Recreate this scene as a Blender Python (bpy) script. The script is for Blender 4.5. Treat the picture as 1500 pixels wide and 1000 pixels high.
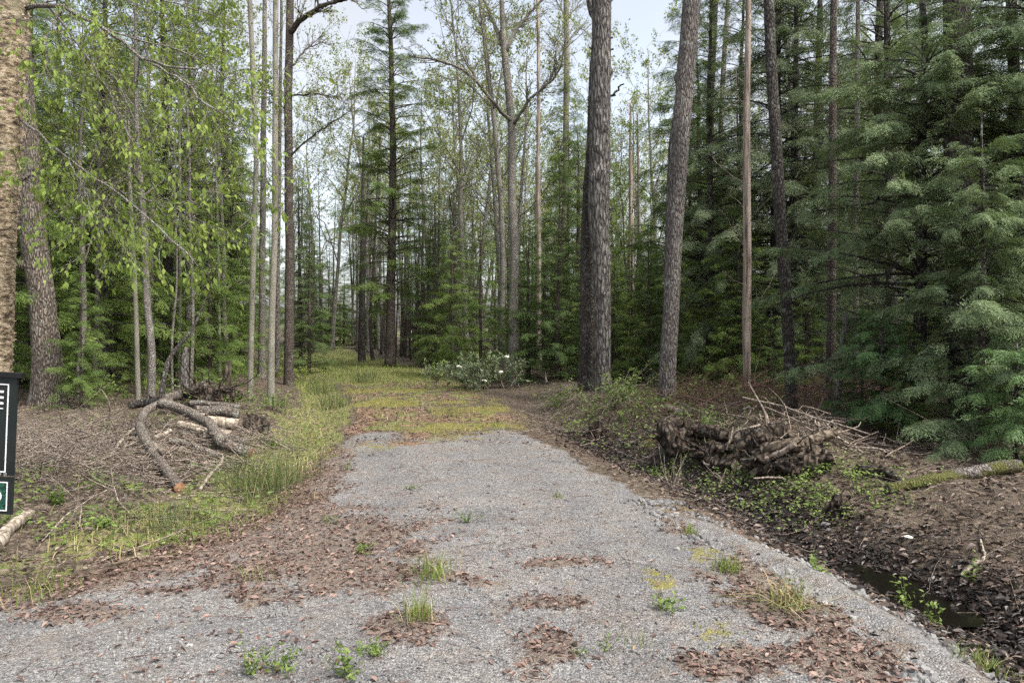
import bpy, math, random
import numpy as np
from math import radians, sin, cos, pi
from mathutils import Vector, Matrix

for o in list(bpy.data.objects): bpy.data.objects.remove(o)
S = bpy.context.scene
COL = S.collection

# ------------------------------------------------------------------ camera, sky, sun, exposure
F = 1083.0            # focal length in pixels of the 1500 px wide frame
EYE = 1.6
PITCH = math.atan(20.0 / F)
cd = bpy.data.cameras.new('camera'); cam = bpy.data.objects.new('camera', cd); COL.objects.link(cam)
cd.sensor_width = 36; cd.lens = 36 * F / 1500; cd.clip_end = 2000; cd.clip_start = 0.05
cam.location = (0, 0, EYE); cam.rotation_euler = (pi / 2 - PITCH, 0, 0)
S.camera = cam

SUN = Vector((0.62, -0.42, 1.15)).normalized()
elev = math.asin(SUN.z); azim = math.atan2(SUN.x, SUN.y)
W = bpy.data.worlds.new('World'); S.world = W; W.use_nodes = True
wn = W.node_tree.nodes; wl = W.node_tree.links
bg = wn['Background']
sky = wn.new('ShaderNodeTexSky'); sky.sky_type = 'NISHITA'; sky.sun_disc = False
sky.sun_elevation = elev; sky.sun_rotation = azim
sky.air_density = 1.0; sky.dust_density = 4.0; sky.ozone_density = 1.0
bw = wn.new('ShaderNodeRGBToBW'); mx = wn.new('ShaderNodeMixRGB'); mx.inputs[0].default_value = 0.7
cn = wn.new('ShaderNodeTexNoise'); cn.inputs['Scale'].default_value = 2.2; cn.inputs['Detail'].default_value = 5
cr_ = wn.new('ShaderNodeValToRGB'); cr_.color_ramp.elements[0].position = .35; cr_.color_ramp.elements[0].color = (.5, .5, .5, 1); cr_.color_ramp.elements[1].position = .68; cr_.color_ramp.elements[1].color = (.88, .88, .88, 1)
ctc = wn.new('ShaderNodeTexCoord'); wl.new(ctc.outputs['Generated'], cn.inputs['Vector']); wl.new(cn.outputs[0], cr_.inputs[0]); wl.new(cr_.outputs[0], mx.inputs[0])
wl.new(sky.outputs[0], bw.inputs[0]); wl.new(sky.outputs[0], mx.inputs[1]); wl.new(bw.outputs[0], mx.inputs[2])
wl.new(mx.outputs[0], bg.inputs[0]); bg.inputs[1].default_value = 0.15
sl = bpy.data.lights.new('sun', 'SUN'); sl.energy = 1.35; sl.angle = radians(12); sl.color = (1.0, 0.95, 0.86)
so = bpy.data.objects.new('sun', sl); COL.objects.link(so)
so.rotation_euler = SUN.to_track_quat('Z', 'Y').to_euler()
vs = S.view_settings; vs.view_transform = 'Standard'; vs.look = 'None'; vs.exposure = 1.55; vs.gamma = 1
S.render.engine = 'CYCLES'
cy = S.cycles
cy.max_bounces = 6; cy.diffuse_bounces = 4; cy.glossy_bounces = 2; cy.transmission_bounces = 4; cy.transparent_max_bounces = 4
cy.use_denoising = False; cy.sample_clamp_indirect = 4.0
cy.caustics_reflective = False; cy.caustics_refractive = False

# ------------------------------------------------------------------ noise and geometry helpers
rng = np.random.default_rng(7)
random.seed(7)

def _hash(ix, iy, iz, seed):
    h = (ix.astype(np.int64) * 374761393 + iy.astype(np.int64) * 668265263 + iz.astype(np.int64) * 1274126177 + seed * 974634777) & 0xffffffff
    h = ((h ^ (h >> 13)) * 1274126177) & 0xffffffff
    h = ((h ^ (h >> 16)) * 2246822519) & 0xffffffff
    return ((h ^ (h >> 15)) & 0xffffff) / float(0xffffff)

def vnoise(x, y, z=0.0, seed=0):
    x, y, z = np.broadcast_arrays(np.asarray(x, float), np.asarray(y, float), np.asarray(z, float))
    ix, iy, iz = np.floor(x), np.floor(y), np.floor(z)
    fx, fy, fz = x - ix, y - iy, z - iz
    fx = fx * fx * (3 - 2 * fx); fy = fy * fy * (3 - 2 * fy); fz = fz * fz * (3 - 2 * fz)
    r = 0
    for dx in (0, 1):
        for dy in (0, 1):
            for dz in (0, 1):
                w = (fx if dx else 1 - fx) * (fy if dy else 1 - fy) * (fz if dz else 1 - fz)
                r = r + w * _hash(ix + dx, iy + dy, iz + dz, seed)
    return r * 2 - 1

def fbm(x, y, z=0.0, seed=0, oct=3):
    a, s, r = 1.0, 1.0, 0
    for k in range(oct):
        r = r + a * vnoise(np.asarray(x) * s, np.asarray(y) * s, np.asarray(z) * s, seed + k * 17); a *= .5; s *= 2.03
    return r / 1.75

def sstep(a, b, x):
    t = np.clip((x - a) / (b - a), 0, 1); return t * t * (3 - 2 * t)

class MB:
    """collects triangles and quads with material indices, builds ONE mesh"""
    def __init__(s): s.V = []; s.T = []; s.Q = []; s.tm = []; s.qm = []; s.n = 0
    def add(s, V, T=None, Q=None, m=0):
        V = np.asarray(V, float).reshape(-1, 3)
        if T is not None and len(T): s.T.append(np.asarray(T).reshape(-1, 3) + s.n); s.tm.append(np.full(len(s.T[-1]), m))
        if Q is not None and len(Q): s.Q.append(np.asarray(Q).reshape(-1, 4) + s.n); s.qm.append(np.full(len(s.Q[-1]), m))
        s.V.append(V); s.n += len(V); return s
    def mesh(s, name, mats, smooth=True):
        V = np.concatenate(s.V) if s.V else np.zeros((0, 3))
        T = np.concatenate(s.T) if s.T else np.zeros((0, 3), int); Q = np.concatenate(s.Q) if s.Q else np.zeros((0, 4), int)
        me = bpy.data.meshes.new(name)
        me.vertices.add(len(V)); me.vertices.foreach_set('co', V.astype(np.float32).ravel())
        L = np.concatenate([T.ravel(), Q.ravel()]).astype(np.int32)
        me.loops.add(len(L)); me.loops.foreach_set('vertex_index', L)
        tot = np.concatenate([np.full(len(T), 3), np.full(len(Q), 4)]).astype(np.int32)
        st = np.concatenate([[0], np.cumsum(tot)[:-1]]).astype(np.int32) if len(tot) else tot
        me.polygons.add(len(tot)); me.polygons.foreach_set('loop_start', st)
        mi = np.concatenate([np.concatenate(s.tm) if s.tm else np.zeros(0), np.concatenate(s.qm) if s.qm else np.zeros(0)]).astype(np.int32)
        me.polygons.foreach_set('material_index', mi)
        me.polygons.foreach_set('use_smooth', np.full(len(tot), bool(smooth)))
        for m in (mats if isinstance(mats, (list, tuple)) else [mats]): me.materials.append(m)
        me.update(calc_edges=True); me.validate()
        return me

def norm(v): return v / (np.linalg.norm(v, axis=-1, keepdims=True) + 1e-9)

def tubes(P, R, sides=5, cap=True):
    """P (k,n,3) paths, R (k,n) radii -> V, Q, T"""
    P = np.asarray(P, float); R = np.asarray(R, float)
    if P.ndim == 2: P = P[None]; R = R[None]
    k, n, _ = P.shape
    tan = np.gradient(P, axis=1); tan = norm(tan)
    mean = norm(P[:, -1] - P[:, 0])
    ref = np.where(np.abs(mean[:, 2:3]) > .9, np.array([[1., 0, 0]]), np.array([[0, 0, 1.]]))
    u = norm(np.cross(tan, ref[:, None, :])); v = np.cross(tan, u)
    a = np.arange(sides) / sides * 2 * pi
    ring = u[:, :, None, :] * np.cos(a)[None, None, :, None] + v[:, :, None, :] * np.sin(a)[None, None, :, None]
    V = P[:, :, None, :] + ring * R[:, :, None, None]
    V = V.reshape(-1, 3)
    i = np.arange(n - 1)[:, None] * sides; j = np.arange(sides)[None]; jn = (j + 1) % sides
    q = np.stack([i + j, i + jn, i + sides + jn, i + sides + j], -1).reshape(-1, 4)
    Q = (q[None] + (np.arange(k) * n * sides)[:, None, None]).reshape(-1, 4)
    T = np.zeros((0, 3), int)
    if cap and sides >= 3:
        t = np.array([[0, x, x + 1] for x in range(1, sides - 1)])
        t = np.concatenate([t[:, ::-1], t + (n - 1) * sides])
        T = (t[None] + (np.arange(k) * n * sides)[:, None, None]).reshape(-1, 3)
    return V, Q, T

def stamp(tv, tt, M, O):
    """place template (tv, tt) k times with matrices M (k,3,3) (columns = local axes) and offsets O"""
    k = len(O); V = np.einsum('kij,nj->kni', M, tv) + O[:, None, :]
    T = (tt[None] + (np.arange(k) * len(tv))[:, None, None]).reshape(-1, tt.shape[1])
    return V.reshape(-1, 3), T

def frames(X, up, roll=None):
    """matrices whose first axis is X, third near up"""
    X = norm(X); Y = norm(np.cross(up, X)); Z = np.cross(X, Y)
    if roll is not None:
        c, s = np.cos(roll)[:, None], np.sin(roll)[:, None]
        Y, Z = Y * c + Z * s, Z * c - Y * s
    return np.stack([X, Y, Z], -1)

def resample(P, n, R=None, soft=None):
    P = np.asarray(P, float); d = np.concatenate([[0], np.cumsum(np.linalg.norm(np.diff(P, axis=0), axis=1))])
    # smooth Catmull style through linear + light smoothing
    t = np.linspace(0, d[-1], n); out = np.stack([np.interp(t, d, P[:, c]) for c in range(3)], -1)
    for _ in range(max(1, n // (2 * len(P))) if soft is None else soft):
        out[1:-1] = (out[:-2] + 2 * out[1:-1] + out[2:]) / 4
    if R is None: return out
    return out, np.interp(t, d, np.asarray(R, float))

# ------------------------------------------------------------------ the lay of the land
LY = [0, 2.5, 3.3, 4.0, 4.7, 5.5, 6.4, 8, 10.2, 12, 14.4, 18, 22, 26, 34, 43, 60]
LX = [-14, -7.5, -4.3, -3.2, -2.55, -2.1, -1.9, -2.1, -2.4, -2.65, -3.1, -4.1, -5.4, -7.0, -9.6, -12.4, -18]
RY = [0, 3.3, 4.7, 6.4, 8, 9.2, 10.2, 11.5, 15.7, 18, 21.7, 26, 34, 43, 60]
RX = [2.9, 2.12, 1.98, 1.4, 1.05, .75, .5, .25, -.15, -.55, -1.3, -2.7, -5.4, -8.6, -14]
DY = [0, 3, 5, 8, 9.6, 12, 16, 20, 30, 43, 60]
DX = [3.4, 2.85, 2.68, 2.1, 1.6, 1.05, .45, -.1, -2.6, -6.6, -12]
lef = lambda y: np.interp(y, LY, LX)
rig = lambda y: np.interp(y, RY, RX)
dit = lambda y: np.interp(y, DY, DX)

def H(x, y):
    x = np.asarray(x, float); y = np.asarray(y, float)
    l, r, d = lef(y), rig(y), dit(y)
    c = (l + r) / 2
    h = 0.03 * (1 - np.clip(((x - c) / ((r - l) / 2 + 1e-6)) ** 2, 0, 1))
    # right ditch and bank
    near = 1 - sstep(14, 20, y)
    prof = -0.25 * np.exp(-((x - d - .1) / 0.58) ** 2) * sstep(-.05, .55, x - r + .15) - .05 * np.exp(-((x - d - .05) / .35) ** 2 - ((y - 5.0) / .7) ** 2)
    bank = 0.16 * sstep(.5, 2.2, x - d) + 0.2 * sstep(2.5, 7, x - d) + .12 * np.exp(-((x - d - 1.2) / .6) ** 2) * sstep(6.5, 8.5, y)
    h = h + prof * near + bank
    # left shallow swale and rise
    dl = l - x
    h = h - 0.10 * np.exp(-((dl - .55) / .4) ** 2) * sstep(4.5, 6, y) + 0.14 * sstep(.8, 2.4, dl) + 0.15 * sstep(3, 8, dl)
    off = np.clip(np.maximum(dl, x - r), 0, 2) / 2
    h = h + off * (0.07 * fbm(x * 1.1, y * 1.1, seed=3) + 0.035 * fbm(x * 5, y * 5, seed=5)) + 0.012 * fbm(x * 2.2, y * 2.2, seed=9)
    u = np.clip((x - 2.0) / 2.0, 0, 1); h = h + .26 * np.exp(-((y - (9.75 - .95 * u)) / .42) ** 2) * sstep(1.75, 2.2, x) * (1 - sstep(3.6, 4.3, x)) * (1 + .5 * fbm(x * 3, y * 3, seed=71))
    # the far wood rises a little
    h = h + 0.012 * np.clip(y - 45, 0, 200)
    return h

def ray(px, py):
    d = np.array([(px - 750) / F, (500 - py) / F, -1.0])
    a = -PITCH
    return np.array([d[0], cos(a) * -d[2] - sin(a) * d[1], sin(a) * -d[2] + cos(a) * d[1]])

def at(px, py, Y):
    """world point on the sight line through photo pixel at depth Y"""
    r = ray(px, py); return np.array([r[0], r[1], r[2]]) * (Y / r[1]) + np.array([0, 0, EYE])

def ground(px, py, far=90.):
    r = ray(px, py); Y = np.arange(1.0, far, 0.02)
    x = r[0] / r[1] * Y; z = EYE + r[2] / r[1] * Y
    hit = np.nonzero(z <= H(x, Y))[0]
    y = Y[hit[0]] if len(hit) else far
    return np.array([r[0] / r[1] * y, y, float(H(r[0] / r[1] * y, y))])

# patches lying on the drive, by where they are: centre x, y, half width, half length
def patch(px, py, rx, ry):
    g = ground(px, py); a = ground(px, py - ry); b = ground(px, py + ry)
    return (g[0], (a[1] + b[1]) / 2, rx / F * g[1], (a[1] - b[1]) / 2)
LEAFP = [patch(*p) for p in ((1150, 880, 90, 45), (1220, 985, 110, 40), (1090, 800, 30, 25), (250, 868, 70, 14), (120, 905, 80, 20), (1010, 770, 50, 20), (1060, 990, 60, 20))] + [patch(*p) for p in ((460, 812, 175, 62), (340, 800, 140, 40), (380, 835, 110, 36), (500, 840, 120, 34), (430, 770, 70, 26), (588, 921, 55, 20), (815, 968, 55, 30), (775, 935, 30, 12),
                             (800, 880, 55, 10), (660, 855, 55, 10), (1180, 915, 80, 60), (1240, 970, 90, 40), (1105, 845, 40, 25), (440, 730, 35, 25), (840, 835, 60, 8))]
MOSSP = [patch(*p) for p in ((965, 862, 20, 28), (985, 888, 20, 12), (1072, 935, 28, 28), (650, 640, 60, 12), (1030, 815, 45, 14), (985, 750, 30, 12), (960, 645, 40, 10), (540, 655, 40, 14), (690, 608, 90, 16))]
def patches(PL, x, y, n):
    v = np.zeros_like(x); x = x + .16 * fbm(x * 3.1, y * 3.1, seed=61); y = y + .22 * fbm(x * 2.6, y * 2.6, seed=62)
    for (cx, cy_, a, b) in PL:
        q = np.sqrt(((x - cx) / a) ** 2 + ((y - cy_) / b) ** 2) + n * .7
        v = np.maximum(v, 1 - sstep(.2, 1.5, q))
    return v

def zones(x, y):
    x = np.asarray(x, float); y = np.asarray(y, float)
    n1 = fbm(x * 1.6, y * 1.6, seed=21); n2 = fbm(x * 4.5, y * 4.5, seed=31); n3 = fbm(x * .7, y * .7, seed=41)
    l, r, d = lef(y), rig(y), dit(y)
    ins = np.minimum(x - l, r - x) + .22 * n1 + .12 * n2
    road = sstep(-.12, .22, ins)
    cover = sstep(9.7, 12.2, y + 1.6 * n1 + .6 * n2)
    berm = np.exp(-((x - r + .06 + .16 * n1 + .08 * n2) / (.15 + .06 * n2)) ** 2) * (1 - sstep(5.5, 6.6, y))
    gravel = np.maximum(road * (1 - cover), berm)
    leaf = patches(LEAFP, x, y, n2) * (1 - berm)
    lits = sstep(-.75, -.1, -np.abs(x - l - .02) * 1.5 + .35 * n2) * (1 - sstep(9, 11, y))     # leaves along the left edge
    leaf = np.maximum(leaf, .85 * lits * sstep(2.5, 4, y))
    redl = road * cover * sstep(.05, .35, n2 * .6 + n3 * .8 + .05) * (1 - sstep(19, 24, y))
    moss = np.maximum(.52 * patches(MOSSP, x, y, n2), road * cover * .85 * sstep(-.2, .5, -n3 + .7 * n1 + .3 * n2 - .05) * (1 - sstep(18, 26, y)))
    moss = np.maximum(moss, .5 * sstep(.2, .6, n1) * sstep(-.1, .3, x - r) * (1 - sstep(.3, .6, x - r)))
    grass = np.maximum(sstep(.1, .5, x - l + 1.5 + .5 * n1) * (1 - sstep(-.3, .15, x - l + .2 * n2)) * sstep(3.6, 6, y) * np.where(y < 8, .35 + .65 * sstep(-.2, .3, n2 + n1), 1), sstep(18, 24, y + 2 * n1) * sstep(-.5, .5, ins))
    grass = np.maximum(grass, .8 * road * cover * sstep(0, .4, -n2 + .1))
    wet = .9 * np.exp(-((x - d - .15) / .62) ** 2) * (1 - sstep(10, 15, y)) * sstep(-.3, .3, .5 + n2)
    c_ = (np.maximum(l, -2.3) + r) / 2; track = np.exp(-((np.abs(x - c_ - .1 * n1) - .72) / .26) ** 2)
    return dict(track=track, gravel=gravel, leaf=leaf, red=redl, moss=moss, grass=grass, wet=wet, road=road)

# ------------------------------------------------------------------ materials
def newmat(name):
    m = bpy.data.materials.new(name); m.use_nodes = True
    nt = m.node_tree; b = nt.nodes['Principled BSDF']; b.inputs['Roughness'].default_value = .8
    b.inputs['Specular IOR Level'].default_value = .25
    return m, nt, b
def N(nt, t, **kw):
    n = nt.nodes.new(t)
    for k, v in kw.items(): setattr(n, k, v)
    return n
def ramp(nt, stops, src):
    r = N(nt, 'ShaderNodeValToRGB'); e = r.color_ramp.elements
    while len(e) < len(stops): e.new(.5)
    for el, (p, c) in zip(e, stops): el.position = p; el.color = (*c, 1) if len(c) == 3 else c
    nt.links.new(src, r.inputs[0]); return r.outputs[0]
def mixc(nt, f, a, b, blend='MIX'):
    m = N(nt, 'ShaderNodeMixRGB', blend_type=blend)
    for s, v in zip(m.inputs, (f, a, b)):
        if isinstance(v, (int, float)): s.default_value = v
        elif isinstance(v, tuple): s.default_value = (*v, 1)
        else: nt.links.new(v, s)
    return m.outputs[0]
def mth(nt, op, a, b=None, clamp=False):
    m = N(nt, 'ShaderNodeMath', operation=op, use_clamp=clamp)
    for s, v in zip(m.inputs, (a, b)):
        if v is None: continue
        if isinstance(v, (int, float)): s.default_value = v
        else: nt.links.new(v, s)
    return m.outputs[0]
def tex(nt, kind, scale, vec=None, detail=4, rough=.6, **kw):
    t = N(nt, 'ShaderNodeTexNoise' if kind == 'noise' else 'ShaderNodeTexVoronoi')
    t.inputs['Scale'].default_value = scale
    if kind == 'noise': t.inputs['Detail'].default_value = detail; t.inputs['Roughness'].default_value = rough
    for k, v in kw.items(): setattr(t, k, v)
    if vec is not None: nt.links.new(vec, t.inputs['Vector'])
    return t
def bump(nt, b, h, strength, dist):
    n = N(nt, 'ShaderNodeBump'); n.inputs['Strength'].default_value = strength; n.inputs['Distance'].default_value = dist
    nt.links.new(h, n.inputs['Height']); nt.links.new(n.outputs[0], b.inputs['Normal'])

def foliage_mat(name, stops, rough=.6, trans=0.0, clump=1.2, spec=.25):
    """stops: dark .. light leaf colours; each leaf its own shade, clumps shift it"""
    m, nt, b = newmat(name)
    g = N(nt, 'ShaderNodeNewGeometry'); oi = N(nt, 'ShaderNodeObjectInfo')
    tc = N(nt, 'ShaderNodeTexCoord')
    nz = tex(nt, 'noise', clump, tc.outputs['Object'], 2)
    v = mth(nt, 'MULTIPLY_ADD', g.outputs['Random Per Island'], .55)
    v.node.inputs[2].default_value = -.02
    v2 = mth(nt, 'MULTIPLY_ADD', nz.outputs[0], .7); nt.links.new(v, v2.node.inputs[2])
    v3 = mth(nt, 'MULTIPLY_ADD', oi.outputs['Random'], .22); nt.links.new(v2, v3.node.inputs[2])
    v4 = mth(nt, 'SUBTRACT', v3, .22)
    c = ramp(nt, stops, v4)
    nt.links.new(c, b.inputs['Base Color']); b.inputs['Roughness'].default_value = rough; b.inputs['Specular IOR Level'].default_value = spec
    if trans:
        t = N(nt, 'ShaderNodeBsdfTranslucent'); nt.links.new(mixc(nt, .5, c, (.25, .36, .06), 'MIX'), t.inputs[0])
        mx = N(nt, 'ShaderNodeMixShader'); mx.inputs[0].default_value = trans
        nt.links.new(b.outputs[0], mx.inputs[1]); nt.links.new(t.outputs[0], mx.inputs[2])
        nt.links.new(mx.outputs[0], nt.nodes['Material Output'].inputs[0])
    return m

def bark_mat(name, dark, mid, light, scale=9, stretch=.14, depth=.02, lichen=0.0, moss=0.0, furrow=1.0, rough=.9):
    m, nt, b = newmat(name)
    tc = N(nt, 'ShaderNodeTexCoord'); mp = N(nt, 'ShaderNodeMapping'); mp.inputs['Scale'].default_value = (1, 1, stretch)
    nt.links.new(tc.outputs['Object'], mp.inputs[0])
    wob = tex(nt, 'noise', 3, tc.outputs['Object'], 2)
    add = N(nt, 'ShaderNodeVectorMath', operation='MULTIPLY_ADD'); nt.links.new(wob.outputs['Color'], add.inputs[0]); add.inputs[1].default_value = (.08, .08, .02); nt.links.new(mp.outputs[0], add.inputs[2])
    vo = tex(nt, 'voronoi', scale, add.outputs[0], feature='DISTANCE_TO_EDGE')
    n1 = tex(nt, 'noise', scale * 2.3, mp.outputs[0], 5, .7); n2 = tex(nt, 'noise', 1.6, tc.outputs['Object'], 3)
    oi = N(nt, 'ShaderNodeObjectInfo')
    fur = mth(nt, 'MULTIPLY', vo.outputs['Distance'], 4.0 * furrow, True)
    k = mth(nt, 'MULTIPLY_ADD', n1.outputs[0], .88); nt.links.new(mth(nt, 'MULTIPLY', fur, .17), k.node.inputs[2])
    c = ramp(nt, [(.36, dark), (.52, mid), (.74, light)], k)
    c = mixc(nt, .55, c, mixc(nt, 1, c, ramp(nt, [(.3, (.55, .55, .55)), (.7, (1.5, 1.45, 1.4))], n2.outputs[0]), 'MULTIPLY'))
    if lichen:
        n3 = tex(nt, 'noise', 7, tc.outputs['Object'], 5, .7)
        c = mixc(nt, mth(nt, 'MULTIPLY', ramp(nt, [(.55, (0, 0, 0)), (.66, (1, 1, 1))], n3.outputs[0]), lichen), c, (.34, .37, .32))
    if moss:
        sx = N(nt, 'ShaderNodeSeparateXYZ'); nt.links.new(tc.outputs['Object'], sx.inputs[0])
        n4 = tex(nt, 'noise', 5, tc.outputs['Object'], 4)
        lo = mth(nt, 'SUBTRACT', mth(nt, 'MULTIPLY', n4.outputs[0], 1.6), mth(nt, 'MULTIPLY', sx.outputs[2], 2.0))
        c = mixc(nt, mth(nt, 'MULTIPLY', ramp(nt, [(.35, (0, 0, 0)), (.6, (1, 1, 1))], lo), moss), c, (.09, .092, .022))
    nt.links.new(c, b.inputs['Base Color']); b.inputs['Roughness'].default_value = rough
    hgt = mth(nt, 'ADD', fur, mth(nt, 'MULTIPLY', n1.outputs[0], .8))
    bump(nt, b, hgt, .9, depth)
    return m

M = {}
M['pine_bark'] = bark_mat('furrowed pine bark', (.022, .02, .019), (.115, .105, .098), (.31, .29, .272), 14, .2, .045, .2)
M['maple_bark'] = bark_mat('flaky maple bark', (.028, .022, .017), (.125, .102, .083), (.31, .275, .235), 30, .22, .03, .35)
M['spruce_bark'] = bark_mat('brown spruce bark', (.022, .017, .014), (.075, .058, .048), (.19, .165, .148), 32, .5, .015, .3)
M['grey_bark'] = bark_mat('grey hardwood bark', (.04, .036, .03), (.16, .145, .125), (.33, .31, .28), 34, .4, .012, .6)
M['pale_bark'] = bark_mat('pale poplar bark', (.06, .056, .042), (.17, .16, .125), (.32, .305, .255), 30, 1.2, .006, .6, furrow=3)
M['dead_bark'] = bark_mat('bare dead wood', (.10, .075, .06), (.27, .22, .18), (.46, .40, .35), 10, .06, .008, .1)
M['dark_bark'] = bark_mat('dark conifer bark', (.014, .012, .011), (.045, .038, .033), (.14, .128, .115), 28, .35, .02, .4)
M['mossy_bark'] = bark_mat('oak bark with mossy foot', (.03, .025, .023), (.125, .108, .10), (.30, .28, .262), 30, .2, .025, .5, moss=.95)
M['twig'] = bark_mat('twig bark', (.05, .04, .032), (.19, .155, .125), (.38, .33, .28), 20, .6, .003)
M['red_twig'] = bark_mat('reddish twig bark', (.035, .018, .013), (.11, .062, .048), (.20, .13, .11), 20, .6, .003)
M['log_bark'] = bark_mat('log bark with lichen', (.03, .024, .02), (.115, .095, .078), (.29, .26, .225), 26, .9, .012, .5)
M['rot_wood'] = bark_mat('rotten stump wood', (.006, .005, .004), (.038, .028, .021), (.15, .115, .085), 12, .4, .05, .2)
M['grey_rot'] = bark_mat('grey rotten wood', (.025, .02, .015), (.09, .07, .052), (.22, .185, .14), 8, .3, .04)
M['old_wood'] = bark_mat('weathered grey wood', (.08, .065, .05), (.27, .23, .18), (.46, .41, .34), 12, .12, .01)

# birch: horizontally banded and peeling
def birch_mat():
    m, nt, b = newmat('peeling yellow birch bark')
    tc = N(nt, 'ShaderNodeTexCoord'); mp = N(nt, 'ShaderNodeMapping'); mp.inputs['Scale'].default_value = (1, 1, 2.4)
    nt.links.new(tc.outputs['Object'], mp.inputs[0])
    n1 = tex(nt, 'noise', 13, mp.outputs[0], 6, .8); n2 = tex(nt, 'noise', 3, tc.outputs['Object'], 4)
    c = ramp(nt, [(.38, (.022, .017, .013)), (.46, (.12, .088, .056)), (.52, (.31, .24, .155)), (.62, (.55, .46, .34))], n1.outputs[0])
    c = mixc(nt, ramp(nt, [(.5, (0, 0, 0)), (.68, (.7, .7, .7))], n2.outputs[0]), c, (.20, .18, .12))
    nt.links.new(c, b.inputs['Base Color']); bump(nt, b, n1.outputs[0], 1, .02)
    return m
M['birch_bark'] = birch_mat()

def plain(name, c, rough=.6, var=.25, scale=14, spec=.3):
    m, nt, b = newmat(name)
    tc = N(nt, 'ShaderNodeTexCoord'); n = tex(nt, 'noise', scale, tc.outputs['Object'], 4)
    lo = tuple(x * (1 - var) for x in c); hi = tuple(min(1, x * (1 + var)) for x in c)
    nt.links.new(ramp(nt, [(.3, lo), (.7, hi)], n.outputs[0]), b.inputs['Base Color'])
    b.inputs['Roughness'].default_value = rough; b.inputs['Specular IOR Level'].default_value = spec
    return m
def endgrain_mat(name, c1, c2):
    m, nt, b = newmat(name)
    g = N(nt, 'ShaderNodeTexCoord'); n = tex(nt, 'noise', 30, g.outputs['Object'], 4)
    nt.links.new(ramp(nt, [(.35, c1), (.65, c2)], n.outputs[0]), b.inputs['Base Color']); return m
M['cut_end'] = endgrain_mat('fresh saw cut', (.15, .06, .03), (.33, .18, .10))
M['old_cut'] = endgrain_mat('old grey cut', (.05, .04, .032), (.16, .13, .10))

M['hemlock'] = foliage_mat('hemlock needles', [(.0, (.034, .06, .017)), (.35, (.085, .135, .034)), (.7, (.155, .215, .056)), (1, (.26, .315, .09))], .7, .2, spec=.12)
M['hemlock_dark'] = foliage_mat('greyer hemlock needles', [(.0, (.055, .077, .046)), (.4, (.125, .163, .093)), (.75, (.205, .25, .138)), (1, (.30, .335, .19))], .7, .22, spec=.12)  # hemlock needles in a paler, greyer green
M['spruce'] = foliage_mat('spruce needles', [(.0, (0.041, 0.068, 0.026)), (.4, (0.087, 0.135, 0.048)), (.8, (0.160, 0.216, 0.074)), (1, (0.232, 0.284, 0.102))], .6, .2, spec=.12)
M['cedar'] = foliage_mat('cedar sprays', [(.0, (.05, .075, .04)), (.4, (.125, .172, .09)), (.75, (.21, .265, .14)), (1, (.32, .365, .20))], .75, .2, clump=2.2, spec=.1)
M['cedar_new'] = foliage_mat('light cedar sprays', [(.0, (.035, .08, .03)), (.5, (.085, .16, .055)), (1, (.19, .27, .10))], .5, .1, clump=2)
M['spring_leaf'] = foliage_mat('spring leaves', [(.0, (.07, .11, .02)), (.4, (.14, .20, .035)), (.75, (.22, .285, .055)), (1, (.33, .37, .09))], .5, .35)
M['far_leaf'] = foliage_mat('opening buds', [(.0, (.10, .12, .03)), (.4, (.20, .23, .055)), (.8, (.32, .34, .10)), (1, (.42, .40, .16))], .6, .35)
M['grass'] = foliage_mat('grass blades', [(.0, (.06, .085, .02)), (.4, (.12, .17, .035)), (.7, (.21, .25, .06)), (1, (.38, .34, .16))], .5, .2, clump=1.5)
M['rush'] = foliage_mat('rush stems', [(.0, (.025, .042, .014)), (.5, (.06, .09, .028)), (.85, (.11, .145, .045)), (1, (.24, .20, .10))], .45, .1)
M['dry_grass'] = foliage_mat('dry grass', [(.0, (.16, .12, .06)), (.5, (.32, .26, .13)), (1, (.50, .42, .25))], .6, .15)
M['herb'] = foliage_mat('low green leaves', [(.0, (.05, .085, .022)), (.4, (.11, .165, .038)), (.8, (.20, .26, .065)), (1, (.30, .33, .10))], .5, .25, clump=3)
M['dead_leaf'] = foliage_mat('fallen leaves', [(.0, (.022, .015, .012)), (.25, (.08, .052, .043)), (.5, (.165, .110, .09)), (.72, (.245, .165, .132)), (.86, (.35, .265, .21)), (1, (.50, .43, .36))], .6, clump=1.2)
M['grey_leaf'] = foliage_mat('old wet leaves', [(.0, (.022, .016, .013)), (.3, (.075, .054, .043)), (.6, (.175, .13, .103)), (.85, (.32, .262, .215)), (1, (.52, .46, .40))], .5, clump=1.2)
M['wet_leaf'] = foliage_mat('dark wet leaves', [(.0, (.008, .006, .005)), (.4, (.028, .021, .018)), (.75, (.07, .055, .047)), (1, (.20, .17, .15))], .42, clump=1.6, spec=.35)
M['stone'] = foliage_mat('crushed stone', [(.0, (.07, .068, .066)), (.35, (.15, .147, .144)), (.7, (.245, .24, .23)), (1, (.44, .43, .41))], .75, clump=1.0)
M['bark_curl'] = foliage_mat('bark curls', [(.0, (.06, .045, .03)), (.4, (.22, .165, .105)), (.7, (.45, .36, .25)), (1, (.68, .60, .48))], .7, clump=3)
M['moss'] = foliage_mat('moss cushion', [(.0, (.05, .056, .014)), (.5, (.125, .135, .032)), (1, (.24, .235, .065))], .9, clump=14)
M['flower'] = plain('white blossom', (.75, .75, .66), .6, .1)

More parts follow.
